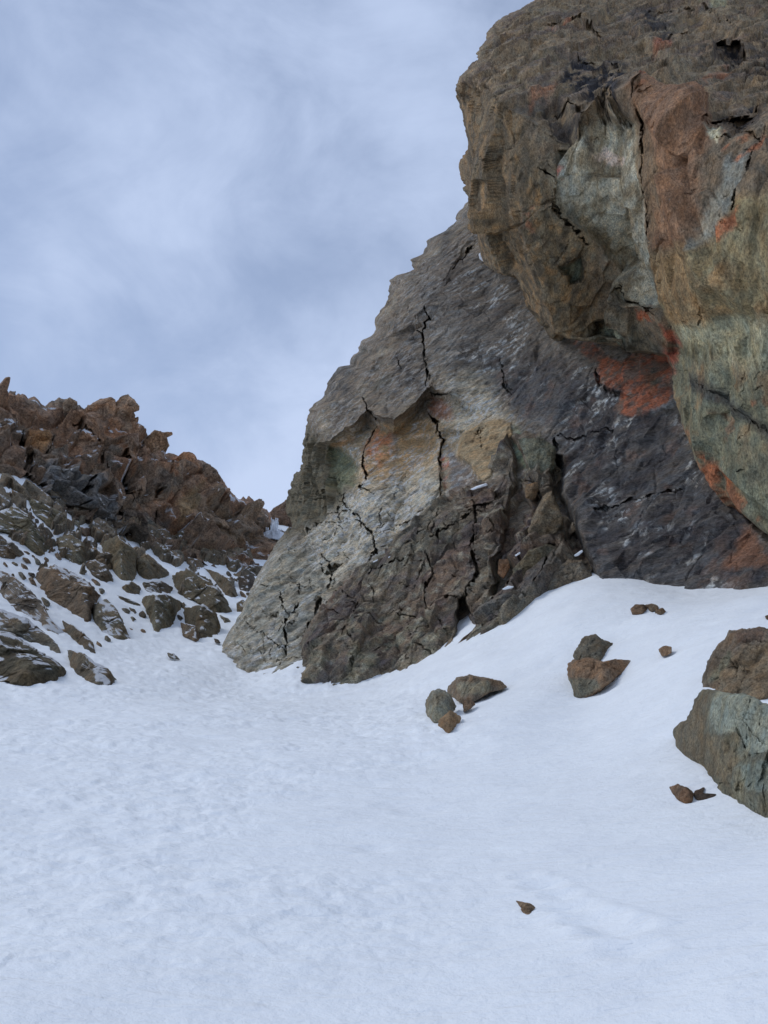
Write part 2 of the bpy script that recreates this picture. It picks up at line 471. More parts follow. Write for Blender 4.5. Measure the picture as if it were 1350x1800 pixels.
# look-up table of that distance over the picture
HX, HY = np.arange(-160, 1561, 20.0), np.arange(820, 1861, 10.0)
_gx, _gy = np.meshgrid(HX, HY)
HT = np.log(hit(_gx.ravel(), _gy.ravel())).reshape(_gx.shape)
def rsnow(px, py):
    u = np.clip((np.asarray(px, float) - HX[0]) / 20, 0, len(HX) - 1.001); v = np.clip((np.asarray(py, float) - HY[0]) / 10, 0, len(HY) - 1.001)
    i = u.astype(int); j = v.astype(int); fu, fv = u - i, v - j
    return np.exp(HT[j, i] * (1 - fu) * (1 - fv) + HT[j, i + 1] * fu * (1 - fv) + HT[j + 1, i] * (1 - fu) * fv + HT[j + 1, i + 1] * fu * fv)

def build_snow():
    th = np.concatenate([np.linspace(-math.pi, -.66, 40)[:-1], np.linspace(-.66, .66, 640), np.linspace(.66, math.pi, 40)[1:]])
    lr = np.concatenate([np.linspace(math.log(.3), math.log(3.2), 30)[:-1], np.linspace(math.log(3.2), math.log(60), 560)[:-1], np.linspace(math.log(60), math.log(190), 120)[:-1], np.linspace(math.log(190), math.log(700), 16)])
    T, R = np.meshgrid(th, np.exp(lr))
    S = slope_s(T, R)
    z = S * np.minimum(R, 150)
    x, y = R * np.sin(T), R * np.cos(T)
    d = snow_detail(x, y, R)
    near = (np.abs(T) < .7)
    z = z + np.where(near, d, 0)
    for (px, py, rad, dep) in DENTS:
        rr = float(hit(px, py)[0]); w = W(px, py, rr)
        dd = np.hypot(x - w[0], y - w[1]) / rad
        z = z - .6 * dep * np.exp(-dd ** 2 * 1.3) + .2 * dep * np.exp(-((dd - 1.5) / .45) ** 2)
    for (cx, cy, rad, hh) in SNOW_RIMS:
        dd = np.hypot(x - cx, y - cy) / rad
        z = z + hh * np.exp(-dd ** 2)
    V = np.stack([x, y, z], -1)
    V[:, 0] = V[:, -1] = (V[:, 0] + V[:, -1]) / 2
    nr, nc = T.shape
    Q = grid_quads(nr, nc)[:, ::-1]
    # close the little hole under the photographer
    c = len(V.reshape(-1, 3)); VV = np.concatenate([V.reshape(-1, 3), [[0, 0, 0]]])
    tr = np.stack([np.full(nc - 1, c), np.arange(1, nc), np.arange(nc - 1)], -1)
    o = mesh_obj('snow_slope', VV, Q, M_SNOW, None, tr, smooth=True)
    o['kind'] = 'structure'
SNOW_RIMS = []

# ------------------------------------------------------------------ large rock masses
def add_wrap(px, py, r, sides, n=7, back=.30, inset=10):
    """continue the sheet round its open edges and backwards, so the mass has flanks and thickness"""
    a = np.stack([px, py, r], 0)
    s = np.linspace(0, 1, n + 1)[1:]
    def pad(a, edge, inner):
        d = inner - edge; L = np.hypot(d[0], d[1]) + 1e-6
        out = []
        for q in s:
            e = edge.copy()
            e[0] = edge[0] + d[0] / L * inset * q; e[1] = edge[1] + d[1] / L * inset * q
            e[2] = edge[2] * (1 + back * q ** 1.3)
            out.append(e)
        return out
    if 'L' in sides:
        w = pad(a, a[:, :, 0], a[:, :, 12]); a = np.concatenate([np.stack(w[::-1], 2), a], 2)
    if 'R' in sides:
        w = pad(a, a[:, :, -1], a[:, :, -12]); a = np.concatenate([a, np.stack(w, 2)], 2)
    if 'T' in sides:
        w = pad(a, a[:, 0], a[:, 12]); a = np.concatenate([np.stack(w[::-1], 1), a], 1)
    if 'B' in sides:
        w = pad(a, a[:, -1], a[:, -12]); a = np.concatenate([a, np.stack(w, 1)], 1)
    return a[0], a[1], a[2]
def normals(P):
    gu = np.gradient(P, axis=1); gv = np.gradient(P, axis=0)
    n = np.cross(gu, gv); n /= (np.linalg.norm(n, axis=-1, keepdims=True) + 1e-9)
    eye = np.array([0, 0, EYE]) - P
    s = np.sign((n * eye).sum(-1, keepdims=True)); s[s == 0] = 1
    # one orientation for the whole sheet
    s = np.sign(np.median(s)) or 1
    return n * s
def blurn(N, k=4):
    for ax in (0, 1):
        for _ in range(k):
            N = (N + np.roll(N, 1, ax) + np.roll(N, -1, ax)) / 3
    return N / (np.linalg.norm(N, axis=-1, keepdims=True) + 1e-9)
def cracks(px, py, P, lst, jit=3.0, seed=3):
    """lst of (polyline, half width px, depth m) -> depth to add along the ray"""
    d = np.zeros(px.shape)
    q = np.stack([px / 7, py / 7, 0 * px], -1)
    jx, jy = fbm(q, 3, seed, .6) * jit, fbm(q + 40, 3, seed + 1, .6) * jit
    wv = np.clip(.75 + .9 * fbm(q / 1.6 + 80, 2, seed + 2), .22, 1.5)
    for poly, w, dep in lst:
        a = np.array(poly); m = w * 4 + 8
        b = (px > a[:, 0].min() - m) & (px < a[:, 0].max() + m) & (py > a[:, 1].min() - m) & (py < a[:, 1].max() + m)
        if not b.any(): continue
        e = seg_dist(px[b] + jx[b], py[b] + jy[b], poly)
        end = np.minimum(np.hypot(px[b] - a[0, 0], py[b] - a[0, 1]), np.hypot(px[b] - a[-1, 0], py[b] - a[-1, 1]))
        ww = .85 * w * wv[b] * (.35 + .65 * ss(end, 0, 18))
        d[b] = np.maximum(d[b], dep * np.clip(wv[b], .3, 1.1) * np.exp(-(e / ww) ** 4))
    return d
def smooth1(a, k=20):
    w = np.hanning(2 * k + 1); w /= w.sum()
    return np.convolve(np.pad(a, k, mode='edge'), w, 'valid')
def interp(x, pts):
    a = np.array(pts, float); return np.interp(x, a[:, 0], a[:, 1])
def rough_edge(t, seed, amps=((60, 5), (22, 3), (8, 1.8))):
    r = 0
    for wl, a in amps:
        r = r + a * vnoise(np.stack([t / wl, 0 * t + seed, 0 * t], -1), seed)
    return r

# ===== slab cliff (middle): upper slab, pale cracked slab, dark wall
B_R = depth_field([(822,358,58),(900,330,56),(745,450,56),(683,500,55),(610,645,52),(543,745,50),(530,830,53),(504,900,60),(512,925,53),(478,975,50),(440,1040,46),
 (402,1110,43.5),(385,1150,42),(430,1190,38.5),(560,1120,38),(700,1000,38.5),(640,860,43),(700,650,47),(800,560,48),(850,470,50),(900,600,44),
 (950,560,43),(1000,620,40),(800,760,42.5),(900,800,40),(770,900,39.5),(980,850,36),(1100,700,36),(1180,620,36),(1180,720,34),(1045,1020,30.5),
 (1200,1035,28.4),(1350,1020,27.3),(1350,940,28.5),(1250,850,31),(1450,1000,26.5),(545,1210,35),(830,1110,33),(600,760,47.5),(560,860,49)], .01)
LB = [(300,880),(340,848),(358,822),(366,816),(378,802),(386,801),(398,788),(412,770),(424,752),(434,752),(446,744),(456,724),(474,723),(479,712),(484,694),(494,684),(518,682),(532,672),(545,670),(560,661),(580,658),
      (600,640),(610,631),(632,620),(643,610),(646,594),(655,586),(680,570),(712,553),(730,546),(745,541),(765,540),(780,534),(800,534),(822,527),(846,513),(862,508),(880,504),(905,503),(918,508),(928,508),
      (940,500),(960,484),(975,477),(1000,461),(1040,440),(1080,420),(1110,402),(1135,388),(1150,385),(1165,394),(1178,408),(1190,425),(1230,470)]
def build_slab():
    rows = np.arange(300, 1232, 1.35); ncol = 720
    L = interp(rows, LB) + rough_edge(rows, 4, ((40, 4.5), (14, 4), (6, 2.5))) * (1 - .6 * ss(rows, 900, 940))
    u = np.linspace(0, 1, ncol)
    L0 = smooth1(L, 34)
    px = L0[:, None] + (1460 - L0)[:, None] * u[None] ** 1.15
    px = px + (L - L0)[:, None] * np.exp(-(px - L0[:, None]) / 30)
    py = np.repeat(rows[:, None], ncol, 1)
    r = B_R(px, py)
    # the edge turns away from the viewer
    e = (px - L[:, None])
    r = r + 3.2 * np.exp(-e / 10.0) + 2.0 * np.exp(-e / 28.0) * (py < 930)
    px, py, r = add_wrap(px, py, r, 'LT', 7, .25, 8)
    edgef = .35 + .65 * ss(px - interp(py, LB), 0, 26)
    P = W(px, py, r); N = blurn(normals(P), 6)
    face = ss(py, 780, 900)
    bs = basis(20, 30, 1.7, .8, 1)
    d1, g1, k1 = chisel(P, 5.5, 3, basis(20, 55, 1.8, 1, 1), .12, 1.2, .3, .2, .04)
    d2, g2, k2 = chisel(P, 1.9, 5, basis(20, 40, 1.6, .9, 1), .15, 1.2, .45, .4, .05)
    d3, g3, k3 = chisel(P, .62, 7, bs, .2, 1.3, .5, .3, .07)
    pale = region(px, py, Z2((0,830),(60,620),(250,380),(420,300),(560,190),(740,180),(780,270),(640,380),(480,510),(350,640),(300,740),(297,900),(0,900)), 30)
    dark = region(px, py, Z5((560,560),(880,700),(1030,950),(1400,1450),(1400,1600),(530,1600),(440,1300),(340,1050),(350,850)), 40)
    cc = cracks(px, py, P, [], 0)
    amp = .45 + .0 * px
    disp = d1 * (.45 * (1 - .4 * pale)) + d2 * (.13 + .22 * pale + .10 * dark) + d3 * (.06 + .07 * pale + .04 * dark)
    disp = disp + .10 * fbm(P / 2.4, 5, 13) + .06 * fbm((P @ bs.T) / .4, 4, 15, .6)
    # left-facing return wall is columnar and rougher
    side = region(px, py, [(480,960),(500,840),(535,740),(560,770),(575,800),(600,880),(560,915)], 14)
    st = basis(0, 80, 3.0, .7, 1)
    dv, gv, kv = chisel(P, 1.3, 19, st, .25, 1.2, .8, .5, .08)
    disp = disp + side * dv * .45
    disp = disp * edgef
    P = P + N * disp[..., None]
    # relief put in along the line of sight: ledges, recesses, joints (metres)
    wv = fbm(np.stack([px / 14, py / 14, 0 * px], -1), 3, 2) * 5
    lip = interp(px + wv * .4, [(540,782),(560,778),(576,771),(592,757),(622,740),(643,716),(659,725),(689,735),(707,722),(730,703),(748,681),(757,676),(774,690),(790,694),(830,706),(880,720)]) + wv * .5
    hh = interp(px, [(548,14),(576,18),(600,22),(640,30),(700,30),(740,22),(790,12),(830,8)])
    A = interp(px, [(535,0),(552,1.0),(576,1.7),(640,2.6),(700,2.8),(740,2.6),(765,1.6),(790,.8),(850,0)])
    rec = A * np.clip((py - lip) / hh, 0, 1) * (1 - ss(py - lip, 90, 240))
    lipout = -.5 * (A / 2.5) * np.exp(-np.clip(lip - py, 0, 999) / 22) * (py < lip)
    cave = region(px, py, Z3((665,905),(700,925),(770,945),(810,1000),(820,1045),(700,1050),(660,1040),(690,980)), 5) * .9
    niche = region(px, py, Z3((205,1195),(270,1210),(350,1290),(330,1370),(250,1420),(205,1400)), 10) * 1.3
    tan = region(px, py, Z3((845,1120),(900,1080),(1010,1060),(1075,1090),(1085,1150),(1040,1210),(990,1270),(985,1340),(940,1370),(900,1320),(880,1280),(820,1235),(825,1160)), 3)
    scar = region(px, py, Z3((745,1110),(840,1115),(820,1240),(880,1290),(920,1360),(900,1400),(760,1440),(745,1400),(735,1230),(755,1160)), 6) * .7
    CR = [(Z3((675,560),(688,600),(652,640),(650,700),(662,760),(664,800),(676,842),(668,900),(700,950)), 2.1, 1.6),
          (Z3((668,840),(690,860),(688,915)), 1.6, 1.0),
          (Z3((690,935),(730,955),(775,950)), 3.0, 1.3),
          (Z3((685,1040),(722,1080),(728,1130),(752,1160),(736,1200),(732,1250),(742,1300),(733,1370),(747,1450)), 2.6, 1.8),
          (Z3((835,650),(905,640)), .01, 0), (Z3((360,955),(380,990),(385,1020),(432,1060)), 2.3, 1.2), (Z3((905,225),(850,290),(800,370)), 1.7, .9),
          (Z3((432,1100),(410,1160),(372,1230),(366,1290),(376,1325),(340,1385),(360,1400)), 1.8, 1.1),
          (Z3((525,750),(545,820)), 1.3, .4), (Z3((600,530),(585,570)), 1.3, .5), (Z3((520,560),(530,600)), 1.3, .5),
          (Z3((340,1385),(430,1420)), 1.5, .6), (Z3((915,1080),(910,1120),(925,1160),(935,1200)), 1.1, .5), (Z3((880,1118),(915,1124),(950,1085)), 1.1, .4),
          (Z2((210,570),(225,620),(247,660),(240,720),(237,800),(215,835)), 2.0, 1.3), (Z2((280,540),(287,600),(262,650)), 1.4, .8),
          (Z2((345,440),(392,490),(380,560),(350,620),(320,700),(300,740)), 2.4, 1.3), (Z2((450,300),(500,350),(532,390),(545,440),(520,480)), 2.1, 1.2),
          (Z2((350,480),(370,520),(430,480)), 1.7, .9), (Z2((400,270),(410,340),(400,400)), 1.2, .5), (Z2((390,230),(450,300),(370,320),(290,370),(300,395)), 1.5, .7),
          (Z2((532,390),(600,350),(660,330),(700,290)), 1.3, .5), (Z2((430,240),(420,290)), 1.2, .6), (Z2((150,560),(210,572)), 1.2, .6),
          (Z5((70,490),(100,600),(140,640)), 3, .25), (Z5((530,540),(545,600),(610,650),(700,680)), 4, .5), (Z5((350,850),(420,860),(560,810),(620,830)), 3, .5),
          (Z5((545,1220),(680,1160),(850,1130),(960,1110)), 3, .6), (Z5((340,860),(350,960),(330,1060)), 3, .9), (Z3((1020,770),(1030,900),(1080,950)), 2.2, .6),
          (Z3((620,640),(655,650)), 1.8, .8), (Z3((700,170),(790,250)), .01, 0)]
    rng = np.random.RandomState(5)
    for i in range(110):     # hairline joints of the pale slab
        x, y = rng.uniform(400, 760), rng.uniform(850, 1180); a = rng.uniform(0, 6.3); pl = [(x, y)]
        for k in range(rng.randint(3, 8)):
            a += rng.uniform(-.9, .9); x += 9 * math.cos(a); y += 9 * math.sin(a); pl.append((x, y))
        CR.append((pl, 1.05, rng.uniform(.12, .35)))
    ck = cracks(px, py, P, CR, 4)
    gull = region(px, py, Z2((1130,120),(1165,120),(1175,260),(1215,330),(1245,430),(1290,520),(1310,560),(1250,560),(1190,420),(1130,330)), 8) * 2.2
    # the hanging ramp on the right: everything right of a line stands forward a little
    ramp = -.8 * region(px, py, Z5((460,1090),(560,1220),(700,1150),(880,1120),(1000,1130),(1060,1000),(1300,1290),(1500,1500),(1500,1650),(560,1650),(450,1300)), 10)
    d = rec + lipout + cave * .0 + niche + scar + ck + gull + ramp - tan * .25 * 1
    x, y, t = rays(px, py)
    P = P + np.stack([x, y, t], -1) * d[..., None]
    # ---- colour of the stone
    wq = np.stack([px / 30, py / 30, 0 * px], -1)
    X = px + 10 * fbm(wq, 4, 50, .62) + 4 * fbm(wq * 5, 3, 52); Y = py + 10 * fbm(wq + 9, 4, 51, .62) + 4 * fbm(wq * 5 + 9, 3, 53)
    qs = P @ basis(20, 33, 2.6, .5, 1).T
    col = np.broadcast_to(alb(97, 91, 85), P.shape).copy()
    n = fbm(P / 2.2, 5, 60)
    col = mixc(col, alb(112, 106, 96), ss(n, 0, .6)); col = mixc(col, alb(74, 72, 67), ss(-n, .05, .5))
    col = mixc(col, alb(92, 92, 92), region(X, Y, [(760,500),(860,470),(1000,620),(1180,700),(1000,800),(860,700),(760,640)], 50))
    for s_ in ((770,250,12,50),(835,430,28,45),(870,600,18,60),(770,230+250,10,35),(650,860,12,60),(525,880,9,50),(590,870,12,45),(545,790,8,45),(890,410,30,40),(240,900,18,60),(290,870,20,40),(680,470,12,30),(700,540,20,30),(600,650,10,25)):
        cx, cy = 500 + s_[0] * .3704, 340 + s_[1] * .3704
        m = np.exp(-((X - cx) / s_[2]) ** 2 - ((Y - cy) / s_[3]) ** 2); col = mixc(col, alb(56, 55, 56), np.clip(m * .85, 0, 1) * ss(fbm(P / .6, 3, 61), -.6, .2))
    low = region(X, Y, Z3((205,1190),(400,1110),(660,1070),(780,1000),(900,900),(1070,940),(1100,1100),(1000,1340),(740,1450),(330,1450),(280,1300)), 14)
    col = mixc(col, alb(140, 130, 112), low * .85)
    col = mixc(col, alb(140, 118, 88), region(X, Y, Z3((430,1115),(700,1050),(740,1150),(700,1250),(600,1310),(480,1400),(370,1330),(390,1200)), 16) * .75)
    col = mixc(col, alb(146, 92, 62), region(X, Y, Z3((440,1120),(520,1130),(500,1200),(430,1260),(370,1300),(385,1200)), 10) * .8 * ss(fbm(P / .7, 4, 72), -.4, .2))
    col = mixc(col, alb(118, 82, 66), region(X, Y, Z3((690,960),(770,980),(815,1045),(720,1050),(680,1020)), 6) * .8)
    col = mixc(col, alb(150, 78, 54), region(X, Y, Z3((725,1240),(775,1250),(770,1330),(750,1390),(725,1330)), 4) * .75 * ss(fbm(P / .3, 2, 71), -.3, .3))
    col = mixc(col, alb(86, 84, 90), region(X, Y, Z3((770,1180),(820,1240),(880,1290),(920,1360),(880,1400),(760,1440)), 8) * .8)
    m = region(X, Y, Z3((515,1130),(540,1130),(525,1260),(500,1310)), 6); col = mixc(col, alb(92, 82, 72), m * .7)
    wht = region(X, Y, Z2((290,370),(400,280),(500,220),(620,180),(760,180),(760,260),(640,370),(480,500),(380,600),(340,560),(330,440)), 26)
    wht = np.maximum(wht, region(X, Y, Z3((770,900),(900,820),(1010,800),(1080,960),(1060,1060),(900,1060),(820,1110),(800,1000)), 16) * .75)
    col = mixc(col, alb(144, 143, 136), wht * .9)
    lowc = region(X, Y, Z2((0,830),(60,640),(230,400),(340,430),(390,560),(340,650),(300,740),(297,900),(60,870)), 24)
    col = mixc(col, alb(130, 131, 126), lowc * .85)
    fl = ss(fbm(qs / .24, 4, 80, .6), .04, .24)
    zone = np.clip(.32 + .8 * wht + .45 * lowc + .4 * low * (1 - tan), 0, 1) * (1 - .5 * side) 
    zone = zone * ss(fbm(P / 3.0, 3, 81), -.5, .2)
    col = mixc(col, alb(196, 198, 192), fl * zone * .9)
    col = mixc(col, alb(70, 74, 74), ss(fbm(qs / .22 + 33, 4, 82), .14, .34) * np.clip(wht + lowc * .7 + .15, 0, 1) * .6)
    col = mixc(col, alb(68, 84, 66), region(X, Y, Z3((205,1200),(280,1220),(350,1290),(320,1390),(240,1440),(205,1400)), 7) * .7)
    col = mixc(col, alb(134, 110, 82), region(X, Y, Z3((205,1190),(330,1150),(320,1180),(230,1212)), 3) * .8)
    col = mixc(col, alb(78, 76, 64), side * .8)
    dk = region(X, Y, Z5((-40,480),(560,560),(880,700),(1030,950),(1400,1400),(1400,1650),(500,1650),(440,1300),(340,1050),(350,850),(150,760)), 35)
    dk2 = region(X, Y, Z5((-300,0),(100,50),(360,390),(560,560),(700,700),(560,830),(200,700),(-200,300)), 60)
    col = mixc(col, alb(84, 80, 77), dk2 * .7)
    col = mixc(col, alb(64, 66, 72), dk * .9)
    fz = ss(fbm(qs / .25 + 7, 4, 84, .6), .04, .26) * ss(fbm(P / 1.6 + 4, 3, 85), -.05, .35)
    col = mixc(col, alb(166, 170, 166), fz * np.clip(dk + dk2, 0, 1) * .8)
    col = mixc(col, alb(112, 82, 66), ss(fbm(P / .9 + 14, 4, 86), .15, .45) * dk * .25)
    col = mixc(col, alb(42, 41, 47), ss(fbm(P / 1.3 + 24, 5, 87, .6), .0, .3) * np.clip(dk + dk2 * .6, 0, 1) * .7)
    red = region(X, Y, Z5((430,400),(500,410),(560,470),(640,500),(720,430),(740,200),(800,260),(900,330),(900,500),(870,690),(760,760),(640,740),(680,650),(540,600),(540,520)), 6)
    col = mixc(col, alb(98, 78, 68), red * .7); 
    rr = ss(fbm(P / .45, 5, 90, .65), -.25, .2)
    col = mixc(col, alb(138, 82, 60), red * rr * .85)
    col = mixc(col, alb(110, 78, 60), region(X, Y, Z5((1200,1350),(1250,1280),(1290,1290),(1330,1400),(1400,1500),(1130,1480)), 10) * .75)
    col = mixc(col, alb(60, 66, 56), region(X, Y, Z5((770,560),(830,540),(850,600),(790,640)), 8) * .6)
    col = mixc(col, alb(124, 110, 88), tan * .85)
    col = mixc(col, alb(84, 108, 92), region(X, Y, Z3((1090,1110),(1180,1180),(1170,1330),(1120,1300)), 8) * .6)
    col = col * np.array([.985, .99, .96])
    Q = grid_quads(*px.shape)
    cx = px.ravel()[Q].mean(1); cy = py.ravel()[Q].mean(1)
    jx = cx + 7 * fbm(np.stack([cx / 15, cy / 15, 0 * cx], -1), 3, 99); jy = cy + 7 * fbm(np.stack([cx / 15, cy / 15 + 30, 0 * cx], -1), 3, 98)
    lab = np.zeros(len(Q), int)
    lab[inside(jx, jy, Z2((-200,830),(60,600),(290,360),(430,260),(560,190),(740,180),(780,290),(900,900),(900,1300),(-200,1300)))] = 1
    lab[inside(jx, jy, Z5((-40,480),(700,560),(1500,560),(1600,1800),(400,1800),(340,1050),(350,850),(150,760)))] = 2
    lab[inside(cx, cy, Z3((845,1120),(900,1080),(1010,1060),(1075,1090),(1085,1150),(1040,1210),(990,1270),(985,1340),(940,1370),(900,1320),(880,1280),(820,1235),(825,1160)))] = 3
    base = (W(600, 1190, 36)).tolist()
    root = empty('slab_cliff', base)
    tag(root, 'tall grey rock slab cliff split by a long vertical crack, behind the brown buttress', 'cliff')
    for i, (nm, lb) in enumerate((('upper_slab', 'grey upper slab with overhanging flakes and vertical crack'), ('pale_slab', 'pale whitish cracked slab running down to the snow'),
                                  ('dark_wall', 'dark purple grey wall with pale flecks and red stain'), ('fracture_scar', 'smooth tan fracture scar'))):
        V, q, c = compact(P, Q[lab == i], col)
        o = mesh_obj(nm, V, q, M_SLAB, c, parent=root, origin=base); o['label'] = lb
build_slab()

# ===== the overhanging block on the right
A_R = depth_field([(945,0,31),(860,60,31.5),(803,150,32),(815,250,32.5),(825,355,33.5),(850,465,35),(870,180,29.5),(905,380,30.5),(940,500,33),(1000,590,34),
 (1000,200,28.0),(1000,400,29.5),(1060,560,33.5),(1140,190,26.8),(1165,400,28),(1175,560,30.5),(1182,640,32.5),(1185,700,32.5),(1225,800,30.8),(1250,850,30),(1290,900,29),(1350,945,27.8),
 (1350,560,25),(1350,750,26.2),(1260,700,28.5),(1250,400,25.5),(1350,300,24),(1240,200,26),(1350,150,26.5),(1200,80,30),(1100,0,33),(1350,0,31),(1250,-120,40),(1450,-120,38),(1500,400,22.5),(1500,750,24),(1500,980,26),(1060,100,30)], .01)
LA = [(-170,1330),(-110,1190),(-60,1060),(-20,975),(0,945),(18,915),(30,885),(45,866),(58,855),(72,857),(84,846),(96,840),(104,842),(122,824),(132,812),(142,806),(150,803),(172,804),(200,812),(215,815),(235,817),(262,820),(275,812),(292,806),(310,808),
      (330,816),(355,824),(380,831),(400,835),(430,843),(465,850),(478,872),(490,905),(515,915),(540,925),(556,942),(570,956),(588,972),(600,995),(606,1030),(612,1080),(618,1130),(626,1170),(650,1178),(700,1182),(740,1196),(770,1210),(800,1226),(830,1243),(850,1252),(875,1268),(900,1292),(925,1325),(945,1352),(980,1420)]
def build_block():
    rows = np.arange(-170, 981, 1.45); ncol = 450
    L = interp(rows, LA) + rough_edge(rows, 9, ((50, 1.5), (18, 1.6), (7, 1.6)))
    u = np.linspace(0, 1, ncol)
    L0 = smooth1(L, 16)
    px = L0[:, None] + (1520 - L0)[:, None] * u[None] ** 1.05
    px = px + (L - L0)[:, None] * np.exp(-(px - L0[:, None]) / 24)
    py = np.repeat(rows[:, None], ncol, 1)
    r = A_R(px, py)
    ex_ = interp(py, [(-200,860),(175,868),(380,905),(560,962),(700,1000)])
    r = r + .085 * np.clip(ex_ - px, 0, 200) * ss(py, 120, 185) * (1 - ss(py, 600, 680))
    ey_ = interp(px, [(700,120),(803,150),(870,174),(1000,205),(1140,188),(1350,240),(1500,240)])
    r = r + .040 * np.clip(ey_ - py, 0, 400)
    ez_ = interp(py, [(0,1130),(190,1142),(400,1166),(560,1176),(640,1185)])
    r = r - .030 * np.clip(px - ez_, 0, 60) * ss(py, 150, 220)
    e = px - L[:, None]
    r = r + .5 * np.exp(-e / 5.0) * (py < 940)
    px, py, r = add_wrap(px, py, r, 'LTB', 9, .30, 6)
    edgef = .3 + .7 * ss(px - interp(py, LA), 0, 30)
    P = W(px, py, r); N = blurn(normals(P), 8)
    st = basis(15, 72, 2.4, .9, 1.2)
    d1, g1, k1 = chisel(P, 4.6, 103, st, .05, 2.0, .5, .25, .02, .035)
    d2, g2, k2 = chisel(P, 1.5, 105, st, .06, 2.0, .6, .35, .035, .05)
    d3, g3, k3 = chisel(P, .55, 107, basis(15, 60, 2.2, .8, 1), .15, 1.4, .6, .3, .06, .08)
    topz = region(px, py, [(780,140),(1000,190),(1150,180),(1500,200),(1500,-300),(780,-300)], 40)
    low = region(px, py, [(1180,640),(1180,560),(1400,500),(1550,500),(1550,1000),(1300,1000)], 50)
    disp = d1 * (.66 - .42 * low - .38 * topz) + d2 * (.20 - .12 * low - .02 * topz) + d3 * (.06 - .03 * low)
    disp = disp + .07 * fbm(P / 2.6, 5, 113, .55) + .045 * fbm((P @ st.T) / .4, 4, 115, .6)
    bed, gb, kb = chisel(P, 1.1, 120, basis(15, 25, 3.2, .5, 1), .15, 1.2, .9, .3, .06)
    disp = (disp + topz * bed * .22) * edgef
    P = P + N * disp[..., None]
    wq = np.stack([px / 25, py / 25, 0 * px], -1)
    wx, wy = 8 * fbm(wq, 4, 150), 8 * fbm(wq + 9, 4, 151)
    X, Y = px + wx + 4 * fbm(wq * 4.5, 3, 152), py + wy + 4 * fbm(wq * 4.5 + 9, 3, 153)
    # recess and relief, metres along the line of sight
    panel = region(px + wx * .4, py, Z4((430,560),(640,520),(820,560),(850,740),(880,900),(920,1130),(900,1310),(780,1270),(690,1170),(560,1010),(440,900),(410,720)), 7) * .75
    cave = region(X, Y, Z4((1085,440),(1180,460),(1300,500),(1290,560),(1240,590),(1160,560),(1100,560)), 8) * 4.2
    notch = region(X, Y, Z4((1120,150),(1230,165),(1250,220),(1180,255),(1125,225)), 6) * 2.4
    bl = region(X, Y, Z4((640,470),(720,490),(800,520),(810,560),(720,530),(650,520)), 6) * .8
    left = region(px + wx * .3, py, Z4((170,390),(250,420),(330,700),(430,900),(560,1120),(640,1400),(300,1500),(120,1050),(60,700),(20,380)), 14)
    pocket = region(X, Y, Z5((350,70),(430,60),(440,140),(380,150)), 5) * .7
    und = region(X, Y, Z5((520,330),(600,310),(690,380),(690,430),(560,440),(520,400)), 6) * 1.0
    CR = [(Z4((400,870),(430,890),(480,960),(560,1080)), 3, 1.2), (Z4((410,720),(425,850),(450,900)), 2.5, .9), (Z4((420,110),(500,95),(560,120),(650,150)), 3, .9),
          (Z4((320,160),(420,125)), 2, .6), (Z4((770,920),(790,1050),(850,1070)), 2.5, .7), (Z4((700,1185),(760,1200),(800,1260),(880,1330)), 4, 1.2),
          (Z4((830,400),(840,560),(860,760),(900,950),(930,1150)), 3.5, .9), (Z4((830,460),(900,470)), 2, .5), (Z4((870,210),(960,150),(1040,110)), 5, .9),
          (Z4((460,410),(640,500),(760,520)), 5, .8), (Z4((540,200),(560,260),(700,260),(820,350)), 5, .7), (Z4((840,50),(960,60),(1060,60),(1200,100)), 4, .8),
          (Z4((1130,620),(1260,600),(1340,640)), 3, .6), (Z4((1300,680),(1280,800),(1250,900)), 3, .6), (Z4((330,690),(400,740),(420,880)), 3, .9),
          (Z5((890,540),(1010,560),(1100,640),(1200,740),(1300,860)), 5, .35), (Z5((1270,640),(1350,600)), 1.5, .3), (Z5((1170,1030),(1240,1010)), 1.4, .3), (Z5((1130,120),(1100,320),(1050,500)), 2, .3)]
    rng = np.random.RandomState(8)
    for i in range(60):
        x, y = rng.uniform(820, 1400), rng.uniform(0, 880); a = rng.choice([1.3, 1.5, 2.0, .3]) + rng.uniform(-.3, .3); pl = [(x, y)]
        for k in range(rng.randint(3, 9)):
            a += rng.uniform(-.5, .5); x += 9 * math.cos(a); y += 9 * math.sin(a); pl.append((x, y))
        CR.append((pl, 1.1, rng.uniform(.06, .2)))
    CR = [(a_, min(b_, 2.2), c_ * .5) for a_, b_, c_ in CR]
    ck = cracks(px, py, P, CR, 5, 33)
    toe = -.5 * region(X, Y, Z4((0,1060),(120,1060),(330,1300),(420,1450),(330,1500)), 10)
    d = panel + cave + notch + bl + pocket + und + ck + toe
    x, y, t = rays(px, py)
    P = P + np.stack([x, y, t], -1) * d[..., None]
    # ---- colours
    col = np.broadcast_to(alb(88, 80, 68), P.shape).copy()
    n = fbm(P / 1.8, 5, 160); n2 = fbm(P / .8 + 9, 4, 161); n3 = fbm(P / 3.5 + 19, 3, 162)
    col = mixc(col, alb(104, 92, 74), ss(n, .0, .5)); col = mixc(col, alb(62, 60, 54), ss(-n, .1, .5)); col = mixc(col, alb(84, 88, 78), ss(n3, .0, .4) * .4)
    col = mixc(col, alb(96, 88, 74), topz * .6)
    col = mixc(col, alb(72, 66, 66), topz * ss(fbm((P @ basis(15, 25, 3, .6, 1).T) / .8, 4, 163), .0, .35) * .6)
    col = mixc(col, alb(80, 72, 56), left * .7)
    sx = fbm((P @ basis(15, 78, 4.0, .5, 1).T) / .5, 4, 164)
    col = mixc(col, alb(58, 54, 46), left * ss(sx, .0, .3) * .7)
    col = mixc(col, alb(112, 90, 60), left * ss(-sx, .08, .35) * .5)
